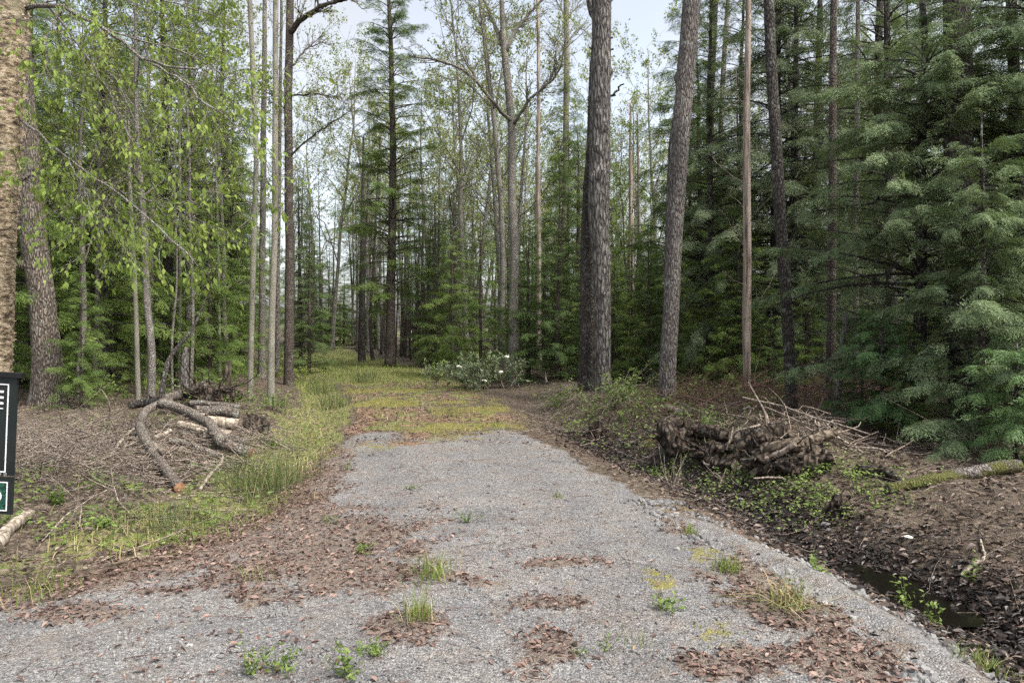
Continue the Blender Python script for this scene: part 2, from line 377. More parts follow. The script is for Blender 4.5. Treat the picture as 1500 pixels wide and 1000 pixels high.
def ground_mat():
    m, nt, b = newmat('drive and forest floor')
    tc = N(nt, 'ShaderNodeTexCoord'); P = tc.outputs['Object']
    A = {}
    for k in ('gravel', 'leaf', 'red', 'moss', 'grass', 'wet'):
        a = N(nt, 'ShaderNodeAttribute', attribute_name=k); A[k] = a.outputs['Fac']
    def brk(k, nz, w=.5):      # break the edge of a mask up with noise
        return ramp(nt, [(.36, (0, 0, 0)), (.66, (1, 1, 1))], mth(nt, 'ADD', A[k], mth(nt, 'MULTIPLY', mth(nt, 'SUBTRACT', nb_, .5), w * 3.4)))
    nf = tex(nt, 'noise', 22, P, 5, .7).outputs[0]; nm = tex(nt, 'noise', 7, P, 4, .65).outputs[0]; nl = tex(nt, 'noise', 1.4, P, 4, .6).outputs[0]
    # forest floor: old leaves, needles, soil
    nb_ = mth(nt, 'ADD', mth(nt, 'MULTIPLY', nm, .5), mth(nt, 'MULTIPLY', nf, .5))
    vl = tex(nt, 'voronoi', 24, P); vs_ = tex(nt, 'voronoi', 60, P)
    sep = N(nt, 'ShaderNodeSeparateColor'); nt.links.new(vl.outputs['Color'], sep.inputs[0])
    fl = ramp(nt, [(.0, (.032, .024, .017)), (.4, (.078, .060, .043)), (.75, (.15, .118, .086)), (1, (.26, .215, .165))], mth(nt, 'ADD', mth(nt, 'MULTIPLY', sep.outputs[0], .6), mth(nt, 'MULTIPLY', nf, .4)))
    fl = mixc(nt, ramp(nt, [(.45, (0, 0, 0)), (.7, (.7, .7, .7))], nl), fl, (.07, .052, .035))
    # gravel
    vg = tex(nt, 'voronoi', 78, P); vg2 = tex(nt, 'voronoi', 170, P)
    sg = N(nt, 'ShaderNodeSeparateColor'); nt.links.new(vg.outputs['Color'], sg.inputs[0])
    sg2 = N(nt, 'ShaderNodeSeparateColor'); nt.links.new(vg2.outputs['Color'], sg2.inputs[0])
    gv = mth(nt, 'ADD', mth(nt, 'MULTIPLY', sg.outputs[0], .6), mth(nt, 'MULTIPLY', sg2.outputs[0], .4))
    gr = ramp(nt, [(.05, (.075, .072, .07)), (.35, (.145, .142, .14)), (.65, (.215, .21, .203)), (.95, (.37, .36, .345))], gv)
    at1 = N(nt, 'ShaderNodeAttribute', attribute_name='track').outputs['Fac']
    gr = mixc(nt, mth(nt, 'MULTIPLY', at1, .55), gr, mixc(nt, 1, gr, (.80, .79, .80), 'MULTIPLY'))
    gr = mixc(nt, ramp(nt, [(.46, (0, 0, 0)), (.62, (.6, .6, .6))], tex(nt, 'noise', 2.6, P, 6, .72).outputs[0]), gr, mixc(nt, .5, gr, (.15, .115, .09)))
    gr = mixc(nt, 1, gr, ramp(nt, [(.25, (.72, .74, .78)), (.5, (1, 1, 1)), (.75, (1.1, 1.0, .92))], nl), 'MULTIPLY')
    gr = mixc(nt, ramp(nt, [(.52, (0, 0, 0)), (.72, (.55, .55, .55))], nm), gr, (.20, .17, .135))
    col = mixc(nt, brk('gravel', nm, .35), fl, gr)
    # grass thatch
    gs = ramp(nt, [(.25, (.09, .085, .035)), (.5, (.19, .175, .075)), (.75, (.31, .265, .135))], nf)
    gs = mixc(nt, ramp(nt, [(.4, (0, 0, 0)), (.6, (.8, .8, .8))], nm), gs, (.12, .145, .035))
    col = mixc(nt, brk('grass', nm, .7), col, gs)
    ms = ramp(nt, [(.3, (.075, .068, .02)), (.5, (.17, .155, .036)), (.7, (.29, .25, .065))], nf)
    col = mixc(nt, mth(nt, 'MULTIPLY', brk('moss', nm, .9), .85), col, ms)
    rd = ramp(nt, [(.0, (.07, .042, .027)), (.4, (.17, .105, .066)), (.75, (.28, .195, .125)), (1, (.42, .335, .24))], mth(nt, 'ADD', mth(nt, 'MULTIPLY', sep.outputs[1], .5), mth(nt, 'MULTIPLY', nf, .5)))
    col = mixc(nt, brk('red', nm, .7), col, rd)
    col = mixc(nt, mth(nt, 'MULTIPLY', brk('leaf', nm, .9), .6), col, mixc(nt, .6, rd, fl))
    wt = ramp(nt, [(.3, (.012, .010, .009)), (.7, (.05, .042, .036))], nf)
    wm = brk('wet', nm, .5)
    col = mixc(nt, mth(nt, 'MULTIPLY', wm, .8), col, wt)
    nt.links.new(col, b.inputs['Base Color'])
    rr = mth(nt, 'SUBTRACT', .92, mth(nt, 'MULTIPLY', wm, .5)); nt.links.new(rr, b.inputs['Roughness'])
    dg = mth(nt, 'SUBTRACT', 1.0, mth(nt, 'MULTIPLY', vg.outputs['Distance'], 1.2))
    h = mth(nt, 'ADD', mth(nt, 'MULTIPLY', dg, .7), mth(nt, 'ADD', mth(nt, 'MULTIPLY', nf, 1.2), mth(nt, 'MULTIPLY', sep.outputs[2], .8)))
    bump(nt, b, h, 1, .014)
    return m
M['ground'] = ground_mat()

# ------------------------------------------------------------------ object helpers
def thing(name, label, cat, loc=(0, 0, 0), group=None, rz=0, sc=1.0):
    o = bpy.data.objects.new(name, None); COL.objects.link(o)
    o.location = loc; o.rotation_euler = (0, 0, rz); o.scale = (sc, sc, sc) if np.isscalar(sc) else sc
    o.empty_display_size = .2
    o['label'] = label; o['category'] = cat
    if group: o['group'] = group
    return o
def obj(name, me, parent=None, label=None):
    o = bpy.data.objects.new(name, me); COL.objects.link(o); o.parent = parent
    if label: o['label'] = label
    return o
def solo(name, me, label, cat, loc=(0, 0, 0), group=None, rz=0, sc=1.0):
    o = obj(name, me); o.location = loc; o.rotation_euler = (0, 0, rz); o.scale = (sc, sc, sc)
    o['label'] = label; o['category'] = cat
    if group: o['group'] = group
    return o
def stuff(name, me, label, cat):
    o = obj(name, me); o['kind'] = 'stuff'; o['label'] = label; o['category'] = cat; return o

# ------------------------------------------------------------------ ground sheet
def axis(a, b, step, lo, hi, g=1.06):
    x = list(np.arange(a, b + 1e-6, step)); s = step; t = x[-1]
    while t < hi: s *= g; t += s; x.append(t)
    s = step; t = x[0]; pre = []
    while t > lo: s *= g; t -= s; pre.append(t)
    return np.array(pre[::-1] + x)
gx = axis(-4.6, 5.0, .04, -420, 420); gy = axis(2.4, 13, .04, -60, 700, 1.05)
X, Y = np.meshgrid(gx, gy)
Z = H(X, Y); ZN = zones(X, Y)
Z = Z + (.012 * fbm(X * 14, Y * 14, seed=77)) * (1 - .8 * ZN['gravel']) + .02 * ZN['leaf'] + .015 * ZN['moss']
r_ = rig(Y); Z = Z + .05 * np.exp(-((X - r_ + .05) / .14) ** 2) * (1 - sstep(5.5, 6.6, Y))
nx, ny = len(gx), len(gy)
i = (np.arange(ny - 1)[:, None] * nx + np.arange(nx - 1)[None]).ravel()
me = MB().add(np.stack([X, Y, Z], -1), Q=np.stack([i, i + 1, i + nx + 1, i + nx], -1)).mesh('ground', M['ground'])
for k in ('gravel', 'leaf', 'red', 'moss', 'grass', 'wet', 'track'):
    at_ = me.attributes.new(k, 'FLOAT', 'POINT'); at_.data.foreach_set('value', ZN[k].ravel().astype(np.float32))
g = obj('ground', me); g['kind'] = 'structure'
HZ = lambda x, y: H(x, y)

# puddle in the ditch
m_, nt, b = newmat('ditch water'); b.inputs['Base Color'].default_value = (.006, .005, .004, 1); b.inputs['Roughness'].default_value = .10; b.inputs['Specular IOR Level'].default_value = .5
tcw = N(nt, 'ShaderNodeTexCoord'); bump(nt, b, tex(nt, 'noise', 9, tcw.outputs['Object'], 3).outputs[0], .15, .01); M['water'] = m_
wb = MB(); ys = np.linspace(4.5, 5.7, 30)
hw = .42 * np.sqrt(np.clip(1 - ((ys - 5.1) / .62) ** 2, 0.01, 1)) * .75
wx = np.linspace(-1, 1, 8)
WV = np.stack([(dit(ys) + .06)[:, None] + hw[:, None] * wx[None], np.repeat(ys[:, None], 8, 1), np.full((30, 8), -.232)], -1)
i = (np.arange(29)[:, None] * 8 + np.arange(7)[None]).ravel()
w = obj('water', wb.add(WV, Q=np.stack([i, i + 1, i + 9, i + 8], -1)).mesh('water', M['water'])); w['kind'] = 'structure'

# ------------------------------------------------------------------ trunks and foliage generators
def trunk_arrays(P, R, sides=18, step=.12, rough=.05, seed=0, flare=.35, k=2.5, zs=.6, knots=0):
    P = np.asarray(P, float); L = np.linalg.norm(P[-1] - P[0]); n = max(6, int(L / step))
    path, rad = resample(P, n, R); fade = np.minimum(1, np.arange(n) * step / .6)[:, None]
    path[:, :2] += fade * R[0] * .22 * np.stack([vnoise(path[:, 2] * .55, seed * 3.1, 0, seed), vnoise(path[:, 2] * .55, 9.3 + seed, 0, seed + 1)], -1)
    zz = path[:, 2] - path[0, 2]
    th = np.arange(sides) / sides * 2 * pi
    V, Q, T = tubes(path, np.ones(n), sides)
    V = V.reshape(n, sides, 3); dirv = V - path[:, None, :]
    r = rad[:, None] * (1 + rough * fbm(np.cos(th)[None] * k + seed * 7, np.sin(th)[None] * k, zz[:, None] * zs / max(.05, R[0]) * .25, seed, 3))
    r = r * (1 + flare * np.exp(-np.clip(zz, 0, None) / (R[0] * 1.6 + .02))[:, None] * (1 + .5 * np.cos(th * 5 + seed)[None]))
    rg = np.random.default_rng(seed + 99)
    for _ in range(knots):
        t0, z0 = rg.uniform(0, 2 * pi), rg.uniform(.4, min(7.5, zz[-1]))
        dth = np.angle(np.exp(1j * (th - t0)))
        r = r + rad[:, None] * .3 * np.exp(-(dth[None] / .3) ** 2 - ((zz[:, None] - z0) / .09) ** 2)
    V = path[:, None, :] + dirv * r[..., None]
    return V.reshape(-1, 3), Q, T

def frond(seed, n=9, m=5, side=.42, ang=52, nl=.085, nw=.028, droop=.18, jit=.03, hang=.34, miss=.2):
    """flat spray along +x of unit length, made of small needle triangles"""
    rg = np.random.default_rng(seed); V = []; T = []
    def needle(p, d, l, w):
        d = d / np.linalg.norm(d); s = np.cross(d, [0, 0, 1]); s /= np.linalg.norm(s) + 1e-9
        s = s + np.array([0, 0, rg.uniform(-.6, .6)])
        b = len(V); V.extend([p + s * w / 2, p - s * w / 2, p + d * l]); T.append([b, b + 1, b + 2])
    zf = lambda x: -droop * x * x
    for t in np.linspace(.06, .97, n):
        for sg in (-1, 1):
            if rg.random() < miss: continue
            tt = t + rg.uniform(-.03, .03); l = side * (1.02 - tt) ** .7 * rg.uniform(.5, 1.25) + .05
            a = radians(ang + rg.uniform(-10, 10)) * sg; d = np.array([cos(a), sin(a), -hang + rg.uniform(-.22, .18)])
            p0 = np.array([tt, 0, zf(tt)])
            mm = max(2, int(round(m * l / side + .6)))
            for q in range(mm):
                u = (q + .5) / mm; p = p0 + d * l * u + np.array([0, 0, -.1 * u * u]) * l + rg.normal(0, jit * .3, 3)
                e = a + radians(rg.choice([-1, 1]) * rg.uniform(15, 50)) * (0 if q == mm - 1 else 1)
                needle(p, np.array([cos(e), sin(e), -hang * .6 + rg.uniform(-.4, .3)]), nl * rg.uniform(.8, 1.4) , nw * rg.uniform(.8, 1.3))
    return np.array(V), np.array(T)
FR_H = [frond(s, 11, 6, .46, 52, .105, .032, .25, .05, .4) for s in (1, 2, 3, 4)]
FR_S = [frond(s, 10, 5, .34, 44, .13, .034, .10, .08, .25) for s in (13, 14, 15)]
FR_C = [frond(s, 9, 6, .46, 42, .12, .042, .38, .06, .45, .3) for s in (5, 6, 7, 8, 9)]
FR_F = [frond(s, 5, 3, .42, 50, .22, .085, .15) for s in (8, 9)]          # coarse, for far trees

def conifer(seed, Ht, r0, Lmax, zb, fronds, fl=.36, per=8, whorl=.32, nb=5, up=15, droop=.25, shape=1.0, dead=0, lean=0, mat_w=0, spread=None, top=1.0, keep=1.0, wild=.35):
    """trunk+limbs and needle crown of a conifer standing at the origin"""
    rg = np.random.default_rng(seed); tr = MB(); cr = MB()
    zz = np.linspace(0, Ht, 8); wob = np.cumsum(rg.normal(0, .03 * Ht / 10, (8, 2)), 0); wob[0] = 0
    P = np.c_[wob[:, 0] + lean * zz / Ht, wob[:, 1], zz]
    R = r0 * (1 - zz / Ht) ** .8 + .008; R[0] = r0
    V, Q, T = trunk_arrays(P, R, 10, .25, .06, seed, .3); tr.add(V, T, Q)
    ctr = lambda z: np.array([np.interp(z, zz, P[:, 0]), np.interp(z, zz, P[:, 1]), z])
    BP, BR, FX, FO, FS, FU = [], [], [], [], [], []
    z = zb
    while z < Ht * top - .1:
        t = (z - zb) / (Ht - zb)
        prof = (1 - t) ** shape * (.75 + .25 * min(1, t * 6))
        a0 = rg.uniform(0, 2 * pi); n = max(3, int(nb * (1 - .3 * t)))
        for k in range(n):
            if rg.random() > keep: continue
            az = a0 + 2 * pi * k / n + rg.uniform(-.4, .4)
            if spread is not None and rg.random() > spread(az): continue
            L = Lmax * prof * (rg.uniform(.65, 1.15) if not wild else rg.uniform(.3, 1.2)) + .15; bare = rg.random() < wild * .5
            e = radians(up + 25 * t + rg.uniform(-12, 12) * (1 + wild)); u = np.linspace(0, 1, 6)
            dr = droop * rg.uniform(.7, 1.4)
            hor = L * u * cos(e); ver = L * (u * sin(e) - dr * u ** 2.2)
            side = L * .12 * rg.normal() * u ** 2
            c = ctr(z + rg.uniform(-.12, .12))
            bp = np.stack([c[0] + hor * cos(az) - side * sin(az), c[1] + hor * sin(az) + side * cos(az), c[2] + ver], -1)
            BP.append(bp); BR.append((.004 + .007 * L) * (1 - u * .88) * min(1.4, r0 / .1 + .3))
            nf = int(L * per * rg.uniform(1 - .5 * wild, 1)) + 2
            if bare: nf = 3
            s = (rg.random(nf) ** .7) * .8 + .18
            pos = np.stack([np.interp(s, u, bp[:, q]) for q in range(3)], -1)
            tg = norm(np.stack([np.interp(s, u, np.gradient(bp[:, q])) for q in range(3)], -1))
            sv = norm(np.cross(tg, [0, 0, 1.])); sg = rg.choice([-1, 1], nf)[:, None]
            ang = np.radians(rg.uniform(12, 62, nf))[:, None] * (1 - .6 * (s > .93))[:, None]
            FX.append(tg * np.cos(ang) + sv * sg * np.sin(ang) + np.array([0, 0, -.24]) + rg.normal(0, .14, (nf, 3)))
            FO.append(pos); FS.append(fl * (1.12 - .55 * s) * rg.uniform(.5, 1.45, nf) * (.5 + .5 * min(1, L / 1.2)))
            FU.append(np.array([0, 0, 1.]) + rg.normal(0, .42, (nf, 3)))
        z += whorl * rg.uniform(.4, 1.6) * (1 - .35 * t)
    for k in range(dead):                                            # dead stubs and twigs on the lower stem
        zd = rg.uniform(.3, max(zb, .6) + .6); az = rg.uniform(0, 2 * pi); L = rg.uniform(.3, 1.1) * Lmax * .6; u = np.linspace(0, 1, 6); c = ctr(zd)
        BP.append(np.stack([c[0] + L * u * cos(az), c[1] + L * u * sin(az), c[2] + L * (.1 * u - .35 * u ** 2) + rg.normal(0, .02, 6)], -1)); BR.append(.009 * (1 - .8 * u))
    if BP:
        V, Q, T = tubes(np.array(BP), np.array(BR), 4, False); tr.add(V, Q=Q, m=0)
    if FX:
        FX, FO, FS, FU = np.concatenate(FX), np.concatenate(FO), np.concatenate(FS), np.concatenate(FU)
        which = rg.integers(0, len(fronds), len(FS))
        Mx = frames(FX, FU) * FS[:, None, None]
        for k, (tv, tt) in enumerate(fronds):
            w = which == k; V, T = stamp(tv, tt, Mx[w], FO[w]); cr.add(V, T)
    return tr, cr

LEAF = (np.array([[0, 0, 0], [.35, .24, .05], [.35, -.24, .05], [.72, .17, .01], [.72, -.17, .01], [1, 0, -.10], [.5, 0, -.02]], float),
        np.array([[0, 6, 1], [0, 2, 6], [1, 6, 3], [2, 4, 6], [3, 6, 5], [6, 4, 5]]))
LEAF2 = (np.array([[0, 0, 0], [.45, .3, .08], [.45, -.3, .08], [1, 0, -.05]], float), np.array([[0, 3, 1], [0, 2, 3]]))

def hardwood(seed, Ht, r0, first=.35, nb=16, L0=.28, leaf=.05, nl=3, ang=48, sides=8, bud=1.0, wob=.02, lean=0, sub=6, twg=4, coarse=False, fork=None):
    """trunk with limbs and twigs, and a crown of separate small leaves"""
    rg = np.random.default_rng(seed); tr = MB(); cr = MB()
    zz = np.linspace(0, Ht, 10); w = np.cumsum(rg.normal(0, wob * Ht / 10, (10, 2)), 0); w[0] = 0
    P = np.c_[w[:, 0] + lean * zz / Ht, w[:, 1], zz]; R = r0 * (1 - zz / Ht) ** .75 + .006
    V, Q, T = trunk_arrays(P, R, sides, .2, .05, seed, .35); tr.add(V, T, Q)
    lev = [[], [], []]; ends = []
    def grow(p, d, L, r, lv):
        u = np.linspace(0, 1, 5); b = np.cumsum(rg.normal(0, .07 * L, (5, 3)), 0); b[0] = 0
        bp = p + d * L * u[:, None] + b + np.array([0, 0, 1.]) * (L * .10 * u ** 2)[:, None]
        lev[lv].append((bp, r * (1 - .75 * u)))
        tg = norm(np.gradient(bp, axis=0))
        if lv < 2:
            for _ in range((sub, twg)[lv]):
                s = rg.uniform(.25, 1); q = min(4, int(s * 4)); pp = np.array([np.interp(s, u, bp[:, c]) for c in range(3)])
                dd = norm(tg[q] + norm(rg.normal(0, 1, 3)) * rg.uniform(.5, .95) + np.array([0, 0, .12]))
                grow(pp, dd, L * rg.uniform(.28, .5), r * .5 * (1 - .4 * s) + .0012, lv + 1)
        if lv >= 1:
            for _ in range(nl if lv == 2 else max(1, nl // 2)):
                if rg.random() < bud:
                    s = rg.uniform(.3, 1); ends.append((np.array([np.interp(s, u, bp[:, c]) for c in range(3)]), tg[3]))
    for k in range(nb):
        t = first + (1 - first) * ((k + rg.uniform(0, 1)) / nb) ** .9; z = Ht * min(t, .98); az = rg.uniform(0, 2 * pi)
        e = radians(90 - ang + rg.uniform(-15, 20)); d = np.array([cos(e) * cos(az), cos(e) * sin(az), sin(e)])
        c = np.array([np.interp(z, zz, P[:, 0]), np.interp(z, zz, P[:, 1]), z])
        grow(c, d, Ht * L0 * (1.15 - .75 * t) * rg.uniform(.6, 1.15), max(.006, .42 * np.interp(z, zz, R)), 0)
    for lv in range(3):
        if lev[lv]:
            V, Q, T = tubes(np.array([a for a, _ in lev[lv]]), np.array([b for _, b in lev[lv]]), (5, 4, 3)[lv], False); tr.add(V, Q=Q)
    if ends:
        E = np.array([e for e, _ in ends]); D = np.array([d for _, d in ends]); n = len(E)
        X_ = norm(D * .5 + rg.normal(0, .6, (n, 3)) + np.array([0, 0, -.35])); s = leaf * rg.uniform(.6, 1.35, n)
        tv, tt = LEAF2 if coarse else LEAF
        V, T = stamp(tv, tt, frames(X_, rg.normal(0, .7, (n, 3)) + np.array([0, 0, 1.])) * s[:, None, None], E + rg.normal(0, leaf * .6, (n, 3))); cr.add(V, T)
    return tr, cr

PROTO = {}
def proto(key, build, bark, leafmat):
    tr, cr = build; PROTO[key] = (tr.mesh(key + ' trunk', bark), cr.mesh(key + ' crown', leafmat, False) if cr.n else None)
for s in range(3): proto(f'hemlock{s}', conifer(100 + s, 12, .15, 2.5, .4 + .4 * s, FR_H, .46, 11, .27, 6, 10, .32, .7, dead=24, keep=.85), M['dark_bark'], M['hemlock'])
for s in range(3): proto(f'darkhem{s}', conifer(120 + s, 13, .14, 2.4, 1.0 + .6 * s, FR_H, .48, 11, .28, 6, 8, .34, .6, dead=50, wild=.5, keep=.82), M['dark_bark'], M['hemlock_dark'])
for s in range(3): proto(f'fir{s}', conifer(140 + s, 6, .07, 1.45, .2, FR_S, .36, 14, .19, 6, 12, .20, .85), M['spruce_bark'], M['spruce'])
for s in range(2): proto(f'youngh{s}', conifer(150 + s, 5, .05, 1.5, .15, FR_H, .36, 13, .19, 6, 12, .28, .8), M['spruce_bark'], M['hemlock'])
for s in range(3): proto(f'pole{s}', conifer(160 + s, 9, .07, .9, 4.2, FR_H, .36, 6, .35, 4, 0, .3, .8, dead=38), M['spruce_bark'], M['hemlock_dark'])
for s in range(4): proto(f'hard{s}', hardwood(200 + s, 14, .105, .30, 19, .28, .10, 6, 45, coarse=True, wob=.045), M['grey_bark'], M['far_leaf'])
for s in range(3): proto(f'sapl{s}', hardwood(220 + s, 6, .022, .25, 14, .28, .058, 6, 52, 6, coarse=True, sub=6, twg=3, wob=.06), M['grey_bark'], M['spring_leaf'])

def plant_tree(key, name, label, cat, loc, group=None, rz=0, sc=1.0, trunk='trunk'):
    t = thing(name, label, cat, loc, group, rz, sc); a, c = PROTO[key]
    obj(trunk, a, t)
    if c: obj('crown', c, t)
    return t
def gpt(x, y): return (x, y, float(H(x, y)) - .05)

# exec section marker: SCENE
# ------------------------------------------------------------------ trees that can be told apart
def hero(name, label, cat, pts, bark, Y=None, dY=0.0, top=-420, sides=20, rough=.05, seed=0, flare=.35, knots=0, step=.1, zs=.6, group=None, k=2.5):
    """trunk through photo sight lines: pts = (px, py, width px) from the foot up"""
    if Y is None: base = ground(pts[0][0], pts[0][1]); Y = base[1]
    else:
        base = at(pts[0][0], pts[0][1], Y); base[2] = float(H(base[0], Y))
    pts = list(pts)
    if top is not None:
        (x1, y1, w1), (x2, y2, w2) = pts[-2], pts[-1]; f = (top - y2) / (y2 - y1 + 1e-6)
        pts.append((x2 + (x2 - x1) * f * .6, top, max(2, w2 * .55)))
    P = [base - np.array([0, 0, .12])]; R = [pts[0][2] / 2 / F * Y]
    for (px, py, w) in pts[1:]:
        P.append(at(px, py, Y + dY * (pts[0][1] - py) / 500.)); R.append(w / 2 / F * Y)
    P = np.array(P); t = thing(name, label, cat, tuple(base), group)
    V, Q, T = trunk_arrays(P - base, R, sides, step, rough, seed, flare, k, zs, knots)
    mb = MB().add(V, T, Q)
    return t, mb, base, Y, P, bark

def limbs(mb, base, paths, r0, r1, sides=6, n=14, wob=.02, seed=0):
    rg = np.random.default_rng(seed)
    for p in paths:
        q = resample(np.array(p) - base, n); q[1:-1] += rg.normal(0, wob, (n - 2, 3))
        V, Q, T = tubes(q, np.linspace(r0, r1, n), sides); mb.add(V, T, Q)

def twiggy(mb, rg, path, n, L, r, sub=3, leaves=None, per=3, up=.1):
    """side twigs along a limb path (world minus base), collects leaf spots"""
    u = np.linspace(0, 1, len(path)); BP, BR = [], []
    for _ in range(n):
        s = rg.uniform(.12, 1); p = np.array([np.interp(s, u, path[:, c]) for c in range(3)])
        tg = norm(path[min(len(path) - 1, int(s * len(path)) )] - path[max(0, int(s * len(path)) - 2)])
        d = norm(tg * .8 + norm(rg.normal(0, 1, 3)) * .8 + np.array([0, 0, up])); l = L * rg.uniform(.4, 1.2); v = np.linspace(0, 1, 6)
        b = np.cumsum(rg.normal(0, .04 * l, (6, 3)), 0); b[0] = 0
        bp = p + d * l * v[:, None] + b; BP.append(bp); BR.append(r * (1 - .75 * v))
        if leaves is not None:
            for _ in range(per): q = rg.uniform(.2, 1); leaves.append((np.array([np.interp(q, v, bp[:, c]) for c in range(3)]), d))
        for _ in range(sub):
            q = rg.uniform(.3, 1); p2 = np.array([np.interp(q, v, bp[:, c]) for c in range(3)]); d2 = norm(d + norm(rg.normal(0, 1, 3)) * .8 + np.array([0, 0, up])); l2 = l * rg.uniform(.25, .55)
            b2 = np.cumsum(rg.normal(0, .04 * l2, (6, 3)), 0); b2[0] = 0; bp2 = p2 + d2 * l2 * v[:, None] + b2; BP.append(bp2); BR.append(r * .5 * (1 - .7 * v))
            if leaves is not None:
                for _ in range(per): qq = rg.uniform(.2, 1); leaves.append((np.array([np.interp(qq, v, bp2[:, c]) for c in range(3)]), d2))
    V, Q, T = tubes(np.array(BP), np.array(BR), 4, False); mb.add(V, Q=Q)

def leaf_mesh(rg, leaves, size, droop=.5, tpl=LEAF, jit=.3):
    E = np.array([e for e, _ in leaves]); D = np.array([d for _, d in leaves]); n = len(E)
    X_ = norm(D * .7 + rg.normal(0, .45, (n, 3)) + np.array([0, 0, -droop])); s = size * rg.uniform(.6, 1.3, n)
    V, T = stamp(*tpl, frames(X_, rg.normal(0, .5, (n, 3)) + np.array([0, 0, 1.])) * s[:, None, None], E + rg.normal(0, size * jit, (n, 3)))
    return MB().add(V, T)

# peeling yellow birch at the left edge, with its overhanging leafy limbs
t, mb, base, Yb, P, bk = hero('birch_tree', 'yellow birch with peeling tan bark and leafy overhanging limbs behind black sign', 'tree',
    [(-16, 770, 46), (-9, 560, 44), (-1, 350, 42), (9, 200, 40), (17, 80, 40), (22, 0, 40)], M['birch_bark'], Y=6.4, sides=26, rough=.05, seed=3, step=.03, zs=3)
rg = np.random.default_rng(31)
# curls of loose bark
n = 5200; zc = rg.uniform(.0, 4.6, n); th = rg.uniform(0, 2 * pi, n); Pl = P - base
cx = np.stack([np.interp(zc, Pl[:, 2], Pl[:, 0]), np.interp(zc, Pl[:, 2], Pl[:, 1]), zc], -1); rad = .138
rd = np.stack([np.cos(th), np.sin(th), np.zeros(n)], -1); tn = np.stack([-np.sin(th), np.cos(th), np.zeros(n)], -1)
cv = np.array([[0, 0, -.42], [0, 0, .38], [.45, .10, -.5], [.55, .13, .22], [.75, .30, -.12], [1.0, .42, -.02]]); ct = np.array([[0, 2, 1], [1, 2, 3], [2, 4, 3], [3, 4, 5]])
Mx = np.stack([tn, rd, np.tile([0, 0, 1.], (n, 1))], -1) * (.012 + .06 * rg.random(n) ** 2.5)[:, None, None]
V, T = stamp(cv, ct, Mx, cx + rd * (rad - .022 - .006 * cx[:, 2:3])); peel = MB().add(V, T)
leaves = []; lb = MB()
LIMB = [([(38, 12), (62, 5), (95, 12), (150, 40), (190, 72), (225, 95), (290, 101)], 6.4, 5.6, .022),
        ([(225, 95), (255, 110), (300, 150), (350, 190), (385, 235)], 5.7, 5.3, .010),
        ([(70, 8), (110, 60), (145, 110), (165, 150), (200, 220), (205, 250)], 6.3, 5.8, .012),
        ([(30, 175), (60, 200), (95, 230), (140, 262), (190, 292), (250, 345), (290, 390)], 6.4, 5.4, .013),
        ([(100, 232), (120, 270), (135, 310), (165, 350)], 6.0, 5.6, .007),
        ([(28, 268), (45, 258), (70, 243)], 6.4, 6.0, .009),
        ([(95, 12), (60, 60), (75, 80), (60, 110)], 6.2, 5.6, .008),
        ([(140, 262), (190, 285), (240, 300), (300, 320)], 5.9, 6.4, .006),
        ([(150, 40), (200, 60), (260, 70), (330, 110), (400, 170)], 6.0, 7.0, .007),
        ([(60, 5), (130, -20), (220, -10), (330, 30)], 6.4, 7.2, .010)]
for q, (pp, ya, yb, r) in enumerate(LIMB):
    pa = [at(px, py, ya + (yb - ya) * k / (len(pp) - 1)) for k, (px, py) in enumerate(pp)]
    pth = resample(np.array(pa) - base, 16); pth[1:-1] += rg.normal(0, .008, (14, 3))
    V, Q, T = tubes(pth, np.linspace(r, r * .35, 16), 6); lb.add(V, T, Q)
    twiggy(lb, rg, pth, 20, .6, .003, 4, leaves, 4, -.15)
obj('trunk', mb.mesh('birch trunk', bk), t); obj('limbs', lb.mesh('birch limbs', M['grey_bark']), t); obj('loose_bark', peel.mesh('loose bark', M['bark_curl'], False), t)
obj('crown', leaf_mesh(rg, leaves, .052, .75).mesh('birch leaves', M['spring_leaf'], False), t)

t, mb, base, Y_, P, bk = hero('maple_tree', 'stout flaky barked trunk with a burl, behind the peeling birch', 'tree',
    [(72, 592, 42), (66, 500, 38), (60, 420, 34), (50, 360, 35), (44, 280, 34), (36, 175, 30), (22, 0, 28)], M['maple_bark'], rough=.10, seed=8, flare=.35, k=4, step=.05, zs=1.2)
c = at(42, 388, Y_) - base                         # the burl
uv = []; 
for a in np.linspace(0, pi, 9):
    for bb in np.arange(12) / 12 * 2 * pi: uv.append([sin(a) * cos(bb), sin(a) * sin(bb), cos(a)])
uv = np.array(uv); rr = 1 + .25 * fbm(uv[:, 0] * 2, uv[:, 1] * 2, uv[:, 2] * 2, 4)
i = (np.arange(8)[:, None] * 12 + np.arange(12)[None]); jn = (np.arange(8)[:, None] * 12 + (np.arange(12)[None] + 1) % 12)
mb.add(uv * rr[:, None] * np.array([.2, .2, .14]) + c, Q=np.stack([i, i + 12, jn + 12, jn], -1).reshape(-1, 4))
obj('trunk', mb.mesh('maple trunk', bk), t)

